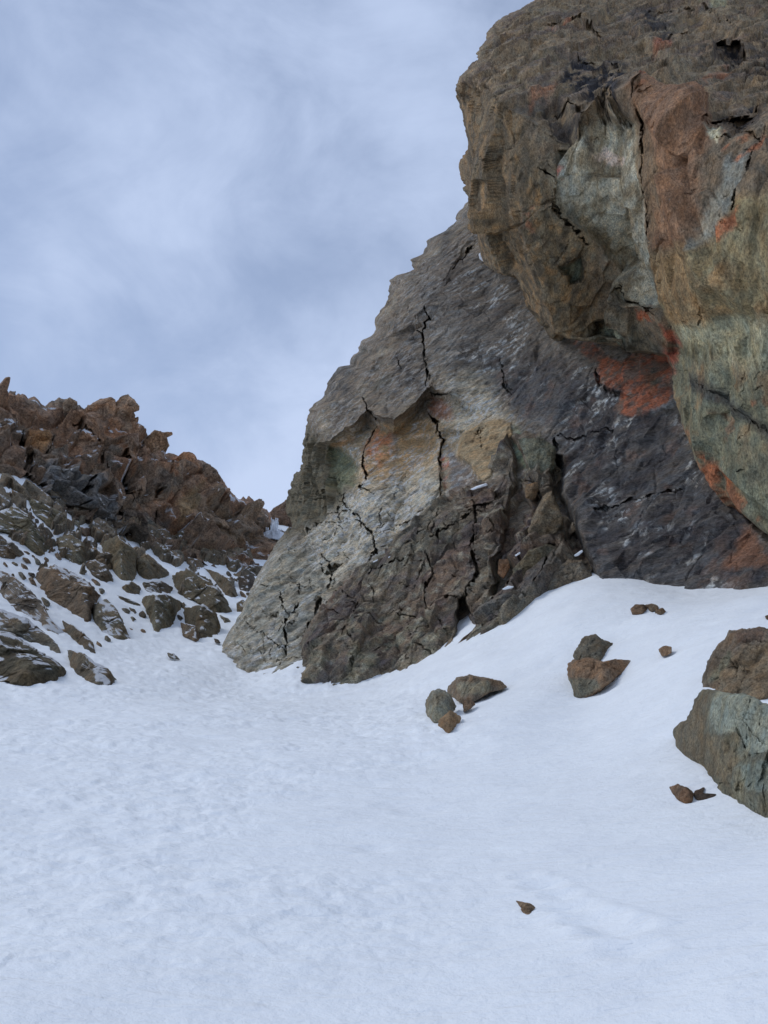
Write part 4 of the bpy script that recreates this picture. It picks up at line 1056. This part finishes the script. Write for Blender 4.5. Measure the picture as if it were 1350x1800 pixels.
LS = 'rock outcrops poking out of the snow on the left slope'
OL = (76, 71, 61); BR = (84, 74, 62); GR = (82, 80, 72)
FL = [
 (Z1((-80,1120),(0,1130),(60,1148),(150,1200),(240,1258),(297,1312),(240,1350),(130,1362),(0,1340),(-80,1330)), (66,63,52), 'large dark brown boulder at the bottom left where the slope meets flat snow', 'boulder', .75),
 (Z1((-60,1030),(0,1035),(120,1080),(180,1130),(250,1188),(258,1255),(160,1195),(60,1145),(-60,1120)), GR, 'long grey slab just above the large dark boulder at the bottom left', 'rock outcrop', .4),
 (Z1((-60,860),(0,875),(60,900),(130,960),(180,1010),(210,1070),(265,1110),(272,1162),(200,1140),(150,1090),(80,1060),(0,990),(-60,970)), (84,78,70), 'long diagonal rock rib at the left edge, streaked with snow', 'rock outcrop', .35),
 (Z1((142,905),(180,862),(230,845),(300,880),(380,925),(440,985),(425,1010),(385,1030),(400,1128),(350,1095),(290,1040),(210,1000),(160,950)), BR, 'big rounded brown outcrop in the middle of the left snow slope', 'rock outcrop', .7),
 (Z1((265,1085),(330,1120),(400,1180),(412,1235),(350,1215),(320,1180),(270,1130)), OL, 'short sloping slab right of the long diagonal rib', 'rock outcrop', .4),
 (Z1((285,1210),(350,1222),(400,1260),(460,1290),(492,1332),(470,1362),(400,1355),(340,1330),(290,1290)), (84,80,70), 'low lumpy grey outcrop beside the large dark boulder at the bottom left', 'rock outcrop', .45),
 (Z1((380,1015),(450,1000),(500,1040),(530,1110),(575,1182),(500,1170),(420,1130),(390,1090)), (82,80,70), 'snow dusted outcrop right below the big rounded brown one', 'rock outcrop', .4),
 (Z1((355,845),(400,828),(450,850),(475,900),(487,937),(430,925),(380,890)), (74,68,58), 'smooth brown boulder right of the big rounded outcrop', 'boulder', .7),
 (Z1((430,760),(500,722),(520,745),(590,800),(585,870),(575,920),(510,922),(470,860),(435,810)), (84,80,66), 'tall tapered brown outcrop below the grey crag', 'rock outcrop', .6),
 (Z1((565,840),(620,798),(680,850),(727,890),(700,912),(620,912),(580,885)), (84,80,68), 'pale brown triangular rock in the middle of the slope', 'rock outcrop', .6),
 (Z1((725,895),(790,858),(850,900),(930,950),(980,1030),(985,1065),(920,1062),(850,1022),(780,990),(730,940)), (72,68,56), 'large smooth dark outcrop near the gully mouth', 'rock outcrop', .65),
 (Z1((858,862),(920,880),(990,920),(1012,985),(965,992),(920,935)), (80,76,66), 'narrow grey rib behind the large smooth dark outcrop', 'rock outcrop', .5),
 (Z1((610,985),(700,975),(760,998),(792,1030),(745,1070),(735,1120),(650,1142),(625,1060),(600,1020)), (80,78,66), 'craggy outcrop with snow cap at the foot of the slope', 'rock outcrop', .5),
 (Z1((782,1032),(860,1018),(920,1060),(937,1110),(930,1160),(840,1160),(780,1100)), (74,70,58), 'rounded block below the large smooth dark outcrop', 'boulder', .6),
 (Z1((510,945),(560,920),(600,950),(592,980),(530,975)), (78,74,62), 'small block left of the snow capped craggy outcrop', 'boulder', .6),
 (Z1((-60,755),(0,760),(50,748),(100,800),(103,830),(60,822),(-60,800)), OL, 'half buried dark rock at the left edge below the upper ledges', 'rock outcrop', .6),
 (Z1((-60,600),(0,620),(60,600),(120,640),(160,700),(200,750),(242,802),(180,812),(140,790),(60,730),(-60,700)), (78,76,62), 'long upper left outcrop sloping down to the right', 'rock outcrop', .5),
 (Z1((110,560),(200,598),(280,640),(302,700),(260,712),(200,680),(130,620)), (82,80,66), 'slanting slab directly below the blue grey crag', 'rock outcrop', .5),
 (Z1((238,740),(300,718),(360,758),(372,830),(350,862),(290,832),(240,790)), (82,80,68), 'round shouldered rock above the big rounded brown outcrop', 'rock outcrop', .65),
 (Z1((510,695),(580,688),(640,720),(620,755),(540,750)), (72,66,56), 'dark brown block under the middle of the ridge', 'boulder', .6),
 (Z1((640,770),(700,768),(757,820),(742,857),(690,840),(650,805)), (74,70,60), 'wedge shaped block edged with snow in mid slope', 'boulder', .6),
 (Z1((718,745),(780,702),(832,760),(824,812),(762,802)), (76,72,60), 'pointed block at the foot of the rounded ridge nose', 'boulder', .65),
 (Z1((838,782),(900,768),(947,820),(932,857),(880,842)), (70,66,56), 'squat brown block right of the pointed one', 'boulder', .6),
 (Z1((955,845),(1010,825),(1042,852),(1000,885),(960,870)), (72,68,58), 'low block in the gully left of the ice', 'boulder', .6),
 (Z1((1000,885),(1060,850),(1120,858),(1105,900),(1020,905)), (66,62,54), 'dark flat block in the gully under the ice', 'boulder', .6),
 (Z1((1008,902),(1070,893),(1097,932),(1055,967),(1010,955)), (52,48,44), 'darkest block in the gully beside the pale slab', 'boulder', .6),
 (Z1((1003,1012),(1030,996),(1052,1020),(1035,1062),(1003,1055)), (78,72,60), 'lone rounded stone in the snow gully by the pale slab', 'boulder', .7),
 (Z1((1015,795),(1080,773),(1118,800),(1060,832),(1020,825)), (70,66,58), 'sloping block just below the frozen waterfall', 'boulder', .6),
 (Z1((340,690),(390,695),(395,720),(360,728),(335,710)), (74,64,54), 'small brown block under the blue grey crag', 'boulder', .6),
 (Z1((395,715),(440,730),(435,755),(405,750)), (66,60,52), 'tiny dark block beside the tall tapered outcrop', 'boulder', .6),
 (Z1((600,925),(680,915),(735,945),(730,975),(640,970),(605,960)), (70,66,58), 'broken dark band above the snow capped craggy outcrop', 'rock outcrop', .45),
 (Z1((585,755),(630,750),(650,785),(600,795)), (70,66,56), 'little block left of the wedge shaped one', 'boulder', .6),
 (Z1((708,1222),(735,1225),(765,1250),(735,1248),(712,1240)), (84,84,78), 'small flat grey stone alone on the snow below the left slope', 'rock', .5),
 (Z1((485,975),(560,1000),(600,1020),(590,1035),(520,1010)), (76,72,62), 'thin low ledge left of the craggy outcrop', 'rock outcrop', .4),
 (Z1((765,1095),(830,1110),(850,1160),(830,1172),(770,1150)), (78,70,58), 'snowy reddish stub left of the rounded block', 'rock outcrop', .45),
 (Z1((620,700),(700,700),(745,745),(730,790),(670,765),(600,735)), (74,68,58), 'brown sloping shelf beneath the ridge, above the wedge block', 'rock outcrop', .5),
 (Z1((160,700),(200,690),(230,730),(215,745),(175,735)), (72,68,60), 'stub of rock between two snow streaks at the upper left', 'rock outcrop', .5),
 (Z1((850,720),(900,730),(950,770),(930,790),(870,765)), (62,58,50), 'dark shelf in the shade below the ridge nose', 'rock outcrop', .5),
 (Z1((790,815),(850,830),(870,860),(830,870),(790,845)), (78,72,62), 'thin tilted block between the two snow streaks', 'boulder', .5),
 (Z1((1040,700-20),(1040,700),(1010,760),(960,800),(1000,720)), (60,56,48), 'dark ledge at the right end of the ridge base', 'rock outcrop', .4),
]
for i, (pl, c_, lb, ct, bl) in enumerate(FL):
    s_ = .10 if i in (1, 2, 5, 6, 12, 30, 34) else .02
    boulder('rock_outcrop' if 'outcrop' in ct else 'boulder', pl, c_, lb, ct, LS, lean=1.6, bulge=bl * 1.5, drop=.14, seed=40 + i, mat=M_FLANK, cuts=8, step=1.5, snow=s_, rimnoise=.05)
# bedrock showing through the snow of the left slope, in strips that run down to the right
def build_rocky_slope():
    X, Y = np.meshgrid(np.arange(-160, 470, 1.6), np.arange(846, 1190, 1.6))
    r = rsnow(X, Y); P = W(X, Y, r)
    a = math.radians(36); U = (X * math.cos(a) + Y * math.sin(a)); Vv = (-X * math.sin(a) + Y * math.cos(a))
    sc_ = .55 + .45 * ss(Y, 880, 1100)
    m = fbm(np.stack([U / (120 * sc_), Vv / (17 * sc_), 0 * U], -1), 3, 901, .5) + .40 * fbm(np.stack([U / 30, Vv / 13, 0 * U + 5], -1), 3, 903)
    up = interp(X, [(-160,866),(0,874),(130,930),(300,975),(440,990)])
    dn = interp(X, [(-160,1190),(0,1180),(100,1150),(190,1165),(230,1125),(300,1120),(390,1110),(430,1060),(470,1000)])
    m = m + .30 * (1 - ss(Y - up, -10, 40)) - .06 - 1.6 * ss(Y - dn, -46, 6)
    m = m - .18 * ss(Y, 990, 1060) - 2.5 * ss(up - 34 - Y, 0, 14) - 2.5 * ss(X, 425, 445)
    for line, wd in ((Z1((-80,700),(0,745),(60,775),(115,812),(200,828),(280,872),(335,915)), 7), (Z1((285,650),(340,700),(400,758),(430,805)), 6), (Z1((505,738),(600,782),(670,838),(745,888),(790,858)), 6),
                     (Z1((640,762),(760,815),(860,850),(950,878)), 4.5), (Z1((430,930),(520,1005),(590,1040),(615,1100)), 9), (Z1((-80,800),(0,830),(80,850),(140,900),(160,960),(250,1045),(340,1115),(400,1160)), 10),
                     (Z1((-80,960),(0,1005),(100,1065),(200,1140),(262,1200),(290,1290)), 7), (Z1((35,530),(80,560),(120,600)), 4), (Z1((140,640),(185,690),(240,745)), 6), (Z1((370,870),(420,940),(500,990)), 6),
                     (Z1((560,905),(640,925),(740,920)), 4), (Z1((600,970),(700,965),(790,1010)), 5), (Z1((540,830),(570,880),(590,925)), 4), (Z1((1040,960),(1030,1000),(990,1060),(950,1120)), 8)):
        sd = seg_dist(X + 4 * fbm(np.stack([X / 12, Y / 12, 0 * X], -1), 2, 931), Y + 4 * fbm(np.stack([X / 12, Y / 12, 0 * X + 7], -1), 2, 932), line)
        m = m - 2.2 * np.exp(-(sd / wd) ** 2)
    m = np.clip(m * 2.6, -1, .7)
    N = np.array([.25, -.55, .8]); N = np.broadcast_to(N / np.linalg.norm(N), P.shape)
    size = np.clip(r / 60, .4, 1.6)
    d1, g1, k1 = chisel(P, 2.6, 905, basis(10, -40, 1.9, .8, 1), .2, 1.3, .6, .4, .05)
    d2, g2, k2 = chisel(P, .9, 907, basis(10, -40, 1.6, .8, 1), .2, 1.3, .6, .4, .07)
    h = m * .95 * size + (d1 * .20 + d2 * .05) * size * ss(m, -.25, .3) + .05 * fbm(P / .8, 3, 909)
    P = P + N * h[..., None]
    col = np.broadcast_to(alb(84, 78, 68), P.shape).copy(); n = fbm(P / 2.2, 5, 910); n2 = fbm(P / .9, 4, 911)
    col = mixc(col, alb(102, 90, 74), ss(n, 0, .5) * .8); col = mixc(col, alb(66, 64, 58), ss(-n, 0, .4) * .8); col = mixc(col, alb(92, 94, 88), ss(n2, .05, .4) * .5)
    nz = normals(P)[..., 2]
    sn = ss(nz + .5 * fbm(np.stack([U / 12, Vv / 4, 0 * U], -1), 4, 915), .96, 1.04)
    col = mixc(col, SNOW, sn)
    mat = M_FLANK
    Q = grid_quads(*X.shape)
    mm = m.ravel()[Q].max(1) > -.35
    V, q, c = compact(P, Q[mm], col)
    o = mesh_obj('rocky_slope', V, q, mat, c)
    o['kind'] = 'structure'
build_rocky_slope()

# small stones strewn over the left slope
SHORT = ['the large dark brown boulder at the bottom left', 'the long grey slab at the left edge', 'the long diagonal rib', 'the big rounded brown outcrop', 'the short sloping slab', 'the low lumpy outcrop',
 'the snow dusted outcrop', 'the smooth brown boulder in mid slope', 'the tall tapered outcrop', 'the pale triangular rock', 'the large smooth dark outcrop', 'the narrow grey rib', 'the craggy snow capped outcrop',
 'the rounded block by the gully', 'the small block in mid slope', 'the half buried rock at the left edge', 'the long upper left outcrop', 'the slanting slab under the crag', 'the round shouldered rock',
 'the dark block under the ridge', 'the wedge shaped block', 'the pointed block', 'the squat brown block', 'the low gully block', 'the dark flat gully block', 'the darkest gully block', 'the lone gully stone', 'the block below the icefall',
 'the small block under the crag', 'the tiny dark block', 'the broken dark band', 'the little block by the wedge', 'the flat grey stone alone on the snow', 'the thin low ledge', 'the snowy reddish stub', 'the brown shelf below the ridge',
 'the rock stub at the upper left', 'the dark shaded shelf', 'the thin tilted block', 'the dark ledge at the ridge end']
CEN = np.array([np.mean(p_[0], 0) for p_ in FL])
rng = np.random.RandomState(3)
flank = Z1((-10,480),(110,560),(300,660),(520,720),(900,820),(1050,860),(1100,960),(1010,1060),(940,1180),(600,1150),(430,1200),(250,1060),(-10,1030))
cnt, used, done = 0, set(), []
for _ in range(3000):
    x, y = rng.uniform(0, 450), rng.uniform(845, 1150)
    xa, ya = np.array([x]), np.array([y])
    if not inside(xa, ya, flank)[0]: continue
    sz = rng.uniform(4, 9) * (1.35 if rng.rand() < .3 else 1)
    if any(inside(xa, ya, pl)[0] or seg_dist(xa, ya, pl, True)[0] < 2 + sz * .3 for pl, *_r in FL): continue
    if any((x - u_) ** 2 + (y - v_) ** 2 < (sz + w_) ** 2 * .8 for u_, v_, w_ in done): continue
    if fbm(np.array([[x / 40, y / 40, 0]]), 2, 6)[0] < -.2: continue
    a = math.radians(38 + rng.uniform(-15, 15)); pl = []; el = rng.uniform(1.1, 1.9)
    for j in range(9):
        t = j / 9 * 2 * math.pi; rr = sz * rng.uniform(.6, 1.2)
        ux, uy = rr * math.cos(t) * el, rr * math.sin(t) * .75
        pl.append((x + ux * math.cos(a) - uy * math.sin(a), y + ux * math.sin(a) + uy * math.cos(a)))
    tone = rng.randint(3)
    dist = np.hypot(*(CEN - (x, y)).T); lb = None
    for q in np.argsort(dist)[:4]:
        dx, dy = x - CEN[q][0], y - CEN[q][1]
        side = ('right of' if dx > 0 else 'left of') if abs(dx) > abs(dy) else ('below' if dy > 0 else 'above')
        l_ = '%s %s stone %s %s' % ('tiny' if sz < 5.5 else 'small' if sz < 9 else 'fist shaped', ('brown', 'grey', 'dark')[tone], side, SHORT[q])
        if l_ not in used: lb = l_; break
    if lb is None: continue
    used.add(lb); done.append((x, y, sz))
    boulder('stone', pl, ((92, 82, 70), (86, 86, 80), (66, 62, 56))[tone], lb, 'stone',
            'small stones on the left slope', lean=1.2, bulge=.95, drop=.2, seed=200 + cnt, mat=M_FLANK, cuts=7, step=1.4, rimnoise=.06)
    cnt += 1
    if cnt >= 45: break

RS = 'boulders in the snow on the right bank'
def rb(pl, c_, lb, seed, name='boulder', ct='boulder', **kw):
    kw.setdefault('lean', .8); kw.setdefault('bulge', .95); kw.setdefault('drop', .22); kw.setdefault('step', 1.5)
    a_ = np.array(pl, float); j_ = a_[:, 1].argmax(); hw = (a_[:, 0].max() - a_[:, 0].min()) / 2
    if a_[:, 0].max() < 1330 and a_[:, 1].max() < 1500:
        rr_ = float(rsnow(a_[j_, 0], a_[j_, 1])); hm = hw * rr_ / FPX; w_ = W(a_[:, 0].mean(), a_[j_, 1], rr_ + hm * .25)
        SNOW_RIMS.append((w_[0], w_[1], hm * 1.25, -.16 * hm)); SNOW_RIMS.append((w_[0] + hm * .9, w_[1] + hm * 1.2, hm * .9, .07 * hm))
    return boulder(name, pl, c_, lb, ct, None, seed=seed, mat=M_BOUL, **kw)
rb(Z6((848,146),(865,128),(900,130),(915,145),(890,160),(850,163)), (86,72,58), 'largest brown stone of the row of three high on the right snow bank', 501)
rb(Z6((898,132),(925,126),(947,132),(952,148),(925,152),(912,146)), (80,70,58), 'middle stone of the row of three high on the right snow bank', 502)
rb(Z6((938,152),(965,141),(979,158),(960,165),(938,163)), (84,72,58), 'rightmost stone of the row of three high on the right snow bank', 503)
rb(Z6((632,332),(645,300),(680,250),(720,238),(760,262),(808,278),(790,292),(760,320),(745,345),(690,365),(640,362)), (78,76,68), 'grey upper half of the split boulder in the middle of the right bank', 504, rscale=1.03)
rb(Z6((617,345),(640,332),(700,322),(750,338),(800,328),(852,334),(838,362),(780,405),(740,430),(645,457),(628,420),(615,380)), (96, 82, 68), 'rust brown lower half of the split boulder in the middle of the right bank', 505,
   patches=[(Z6((610,390),(660,400),(720,400),(740,440),(620,480)), (82,84,76), .9)])
rb(Z6((948,294),(970,280),(998,284),(998,305),(965,316)), (92,78,64), 'small lone brown stone right of the split boulder', 506, 'stone', 'stone')
rb(Z6((98,490),(120,445),(150,432),(190,455),(212,500),(198,530),(130,552),(100,525)), (96,96,88), 'rounded grey boulder, leftmost of the cluster of four below the buttress', 507,
   patches=[(Z6((110,500),(190,500),(190,545),(120,550)), (112,116,106), .7)])
rb(Z6((142,555),(190,515),(232,540),(230,560),(185,595),(145,580)), (104, 88, 68), 'orange brown boulder, lowest of the cluster of four', 508)
rb(Z6((178,432),(215,395),(260,387),(330,398),(380,410),(399,432),(330,445),(270,465),(225,467),(185,447)), (92,84,74), 'long flat topped boulder, highest of the cluster of four', 509,
   patches=[(Z6((205,420),(300,412),(340,425),(330,450),(230,470)), (104,104,92), .8)])
rb(Z6((233,482),(258,468),(284,494),(268,506),(238,517)), (84,72,60), 'smallest brown stone of the cluster of four', 510, 'stone', 'stone')
rb(Z6((1090,420),(1130,350),(1150,310),(1210,232),(1262,215),(1350,218),(1480,250),(1520,400),(1460,456),(1340,452),(1295,456),(1230,462),(1180,448),(1150,428),(1110,424)), (88,80,70), 'brown boulder at the right edge, stacked above the big green grey one', 511,
   bulge=.75, lean=.5, patches=[(Z6((1180,400),(1250,300),(1360,260),(1500,300),(1500,470),(1260,470),(1170,440)), (98,88,72), .8), (Z6((1140,360),(1200,300),(1230,330),(1180,400),(1110,420)), (90,92,78), .7), (Z6((1230,230),(1330,220),(1330,260),(1240,275)), (80,66,58), .7)],
   cr=[(Z6((1150,320),(1220,330),(1240,400)), 1.6, .08), (Z6((1230,270),(1350,265)), 1.8, .08)])
rb(Z6((1010,628),(1020,590),(1070,540),(1088,470),(1112,440),(1160,442),(1220,446),(1290,466),(1340,488),(1400,500),(1560,560),(1620,800),(1560,1000),(1400,970),(1350,945),(1250,890),(1165,812),(1100,722),(1045,702),(1012,660)), (90,92,82), 'biggest green grey boulder with dark veins at the right edge', 512,
   bulge=.7, lean=.35, drop=.12, cuts=12, sink=.7, patches=[(Z6((1140,520),(1170,440),(1330,480),(1500,520),(1500,640),(1350,660),(1290,690),(1240,600),(1160,600)), (116,126,120), .85), (Z6((1240,720),(1330,700),(1500,720),(1500,860),(1350,830),(1260,800)), (104,116,112), .7),
            (Z6((1010,560),(1090,470),(1140,450),(1110,600),(1090,720),(1000,680)), (84,78,66), .7), (Z6((1100,600),(1180,610),(1250,700),(1200,800),(1100,720)), (94,86,70), .6)],
   cr=[(Z6((1190,470),(1230,560),(1260,640),(1265,690)), 1.8, .07), (Z6((1200,540),(1300,560),(1350,600)), 1.7, .06), (Z6((1290,470),(1260,560),(1320,640),(1350,650)), 1.5, .05), (Z6((1140,440),(1240,520),(1350,560)), 1.3, .05),
       (Z6((1110,450),(1080,560),(1100,680)), 2.6, .10), (Z6((1260,690),(1350,665)), 1.6, .05), (Z6((1150,780),(1220,800),(1330,900)), 1.6, .05)])
rb(Z6((983,800),(1020,784),(1060,800),(1082,822),(1075,845),(1052,852),(1000,830)), (92,76,62), 'brown stone half sunk in snow at the foot of the biggest boulder', 513)
rb(Z6((1070,815),(1115,796),(1122,800),(1095,812),(1110,826),(1160,820),(1165,829),(1095,836),(1076,828)), (60,54,50), 'thin dark sliver of rock between the brown stone and the biggest boulder', 514, 'rock_sliver', 'rock', bulge=.2, lean=2.0, sink=.3)
rb([(903,1583),(916,1584),(932,1588),(944,1596),(952,1600),(946,1606),(940,1608),(936,1618),(926,1620),(916,1613),(914,1602)], (104,88,70), 'small tan stone melting out of the snow in the foreground', 515, 'stone', 'stone', step=1.0, bulge=.3, rimnoise=.02, lean=1.5, sink=.4, drop=.12)
rb(Z6((1338,172),(1350,168),(1375,172),(1375,184),(1342,182)), (78,66,54), 'small stone cut by the right edge above the stacked boulders', 516, 'stone', 'stone')
rb(Z2((268,838),(275,832),(287,834),(285,842),(272,843)), (70,68,62), 'tiny dark pebble on the snow between the pale slab and the buttress', 517, 'stone', 'stone')
rb(Z2((805,760),(850,725),(880,700),(878,712),(850,735),(815,762)), (86,76,64), 'thin brown ledge sticking out of the snow under the buttress', 518, 'rock_outcrop', 'rock outcrop')
rb(Z2((880,690),(905,678),(950,672),(940,690),(900,712),(880,712)), (88,76,64), 'low brown block at the snow edge under the buttress', 519)
# loose blocks wedged in the gap of the buttress
base = W(955, 950, 33)
for i, (pl, rr, c_, lb) in enumerate((
   (Z2((1058,372),(1080,310),(1110,250),(1138,240),(1165,300),(1180,350),(1140,395),(1100,415),(1070,400)), 33.0, (100,92,78), 'pale pointed block wedged in the dark gap between buttress and wall'),
   (Z2((1048,215),(1090,205),(1092,235),(1080,268),(1048,262)), 35.2, (104,90,72), 'small tan block above the pale pointed block'),
   (Z2((958,470),(990,468),(996,500),(975,535),(955,520)), 32.6, (108,84,64), 'small orange brown block left of the lower slabs'),
   (Z2((995,560),(1010,500),(1060,440),(1120,418),(1160,430),(1130,480),(1080,520),(1020,552)), 31.6, (92,92,82), 'long tilted slab under the pale pointed block'),
   (Z2((1100,590),(1140,520),(1190,470),(1240,470),(1270,520),(1290,540),(1200,575)), 30.3, (92,88,80), 'triangular slab at the lower end of the buttress'),
   (Z2((870,650),(900,620),(960,590),(1060,560),(1100,570),(1090,600),(1000,640),(920,680),(880,690)), 30.3, (84,84,82), 'low bluish grey slab resting on the snow edge'),
   (Z2((1020,60),(1100,55),(1150,90),(1155,150),(1135,180),(1140,120),(1120,200),(1080,200),(1050,130)), 37.0, (92,96,86), 'upright green grey flake at the head of the gap'))):
    boulder('rock_block', pl, c_, lb, 'boulder', None, k=0, bulge=.7, drop=0, seed=600 + i, mat=M_BUTT, r0=rr, step=1.4, cuts=9, rimnoise=.05)
# brown beak and towers on the ridge skyline
for i, (pl, rr, c_, lb) in enumerate((
   (Z1((492,160),(515,135),(540,127),(570,150),(590,180),(588,196),(560,205),(552,225),(562,250),(520,260),(490,230)), 103, (112,96,82), 'overhanging beak shaped pinnacle on the left skyline'),
   (Z1((350,200),(400,160),(470,138),(490,150),(495,200),(470,240),(400,250)), 103, (116,96,80), 'slanting orange brown tower left of the beak pinnacle'),
   (Z1((265,165),(295,140),(325,158),(330,185),(300,205),(265,190)), 102, (100,88,76), 'small blocky tower left of the slanting tower'),
   (Z1((610,320),(655,278),(690,290),(728,286),(732,300),(705,312),(720,340),(690,380),(620,380)), 107, (116,96,78), 'hooked pinnacle in the middle of the descending skyline'),
   (Z1((745,400),(775,372),(805,370),(828,400),(822,435),(780,450)), 108, (128,98,74), 'bright orange brown block on the descending skyline'),
   (Z1((850,430),(880,420),(920,450),(940,490),(900,510),(860,480)), 109, (98,84,72), 'rounded brown tower low on the skyline near the notch'))):
    boulder('rock_pinnacle', pl, c_, lb, 'pinnacle', 'pinnacles along the left skyline', k=0, bulge=.8, drop=.35, seed=700 + i, mat=M_RIDGE, r0=rr, step=1.1, cuts=18, rough=1.5, rimnoise=.03)
# far rock beyond the notch
boulder('distant_crag', Z1((1125,680),(1140,630),(1180,600),(1215,570),(1300,560),(1330,760),(1250,830),(1160,800)), (84,70,60), 'small brown crag seen through the notch behind the frozen waterfall', 'crag', None, k=0, bulge=.6, seed=720, mat=M_RIDGE, r0=140, step=1.4)

# ------------------------------------------------------------------ frozen waterfall in the notch
base = W(478, 950, 118)
fall = empty('frozen_waterfall', base.tolist())
tag(fall, 'small frozen waterfall with icicles in the notch between ridge and cliff', 'icefall')
boulder('ledge_rock', Z1((1090,760),(1110,710),(1160,690),(1220,715),(1225,745),(1195,800),(1150,820),(1100,790)), (74,66,60), None, parent=fall, k=0, bulge=.6, seed=730, mat=M_RIDGE, r0=119, step=1.2)
def shift(o):   # mesh data built in world space, parent sits at base
    o.data.transform(__import__('mathutils').Matrix.Translation(-Vector(base)))
shift(fall.children[0])
def icicle(px, py, lpx, wpx, r):
    n = 7; s = r / FPX; V = []; Q = []
    top = W(px, py, r)
    for j in range(7):
        f_ = j / 6; rad = wpx * s * (1 - f_) ** .8 * .5 * (1 + .25 * math.sin(j * 2.1 + px))
        for k in range(n):
            a = 2 * math.pi * k / n; V.append((top[0] + rad * math.cos(a), top[1] + rad * math.sin(a), top[2] - f_ * lpx * s * 1.05))
    for j in range(6):
        for k in range(n): Q.append((j * n + k, j * n + (k + 1) % n, (j + 1) * n + (k + 1) % n, (j + 1) * n + k))
    return mesh_obj('icicle', V, Q, M_ICE, parent=fall, smooth=True, origin=base)
rng = np.random.RandomState(12)
for i in range(22):
    x = rng.uniform(457, 507); y = interp(x, [(455,950),(470,926),(480,918),(490,930),(507,938)]) + rng.uniform(-3, 6)
    icicle(x, y, rng.uniform(6, 18), rng.uniform(1.2, 2.6), 116 + rng.uniform(-.6, .6))
for i in range(9):
    icicle(478 + rng.uniform(-1, 11), 912 + rng.uniform(-2, 6), rng.uniform(10, 24), rng.uniform(2, 3.4), 117 + rng.uniform(-.4, .4))
o = boulder('ice_apron', Z1((1150,672),(1165,662),(1175,668),(1170,700),(1200,715),(1222,718),(1215,735),(1180,740),(1140,735),(1105,745),(1120,712),(1150,700)), (200,205,215), None, parent=fall, k=0, bulge=.35, seed=731, mat=M_ICE, r0=117.2, step=1.0)
shift(o)

# ------------------------------------------------------------------ snow lying on ledges
def patch(pl, r, lb, seed):
    o = boulder('snow_patch', pl, (240, 240, 240), lb, 'snow', None, k=0, bulge=.35, drop=0, seed=seed, mat=M_SNOW, r0=r, step=1.1, cuts=2, rough=.3, rimnoise=.03)
patch([(841,447),(845,443),(849,452),(855,461),(849,460),(843,455)], 47.0, 'small white snow wedge in the cleft below the overhanging cliff', 801)
patch([(826,860),(838,854),(855,849),(858,853),(845,858),(830,862)], 38.2, 'thin snow patch on the ledge under the tan scar', 802)
patch(Z2((720,328),(736,315),(738,322),(724,331)), 38.4, 'speck of snow on the diagonal ledge of the pale slab', 803)
patch(Z2((968,570),(990,558),(1010,560),(1006,567),(975,573)), 29.6, 'snow patch on top of the low bluish grey slab', 804)
patch(Z2((1212,455),(1240,436),(1245,442),(1228,458),(1216,460)), 30.6, 'snow patch at the foot of the dark wall in the gap', 805)
patch(Z2((1040,425),(1060,420),(1064,426),(1044,431)), 32.0, 'snow speck under the pale pointed block', 806)
patch(Z2((1012,455),(1030,443),(1032,450),(1016,460)), 32.0, 'snow speck on the broken ledge left of the gap', 807)
patch(Z2((530,478),(548,468),(548,473),(534,480)), 36.6, 'tiny snow speck on the upper edge of the buttress', 808)
patch(Z2((582,462),(600,453),(600,459),(586,466)), 36.4, 'tiny snow speck higher on the upper edge of the buttress', 809)
build_snow()
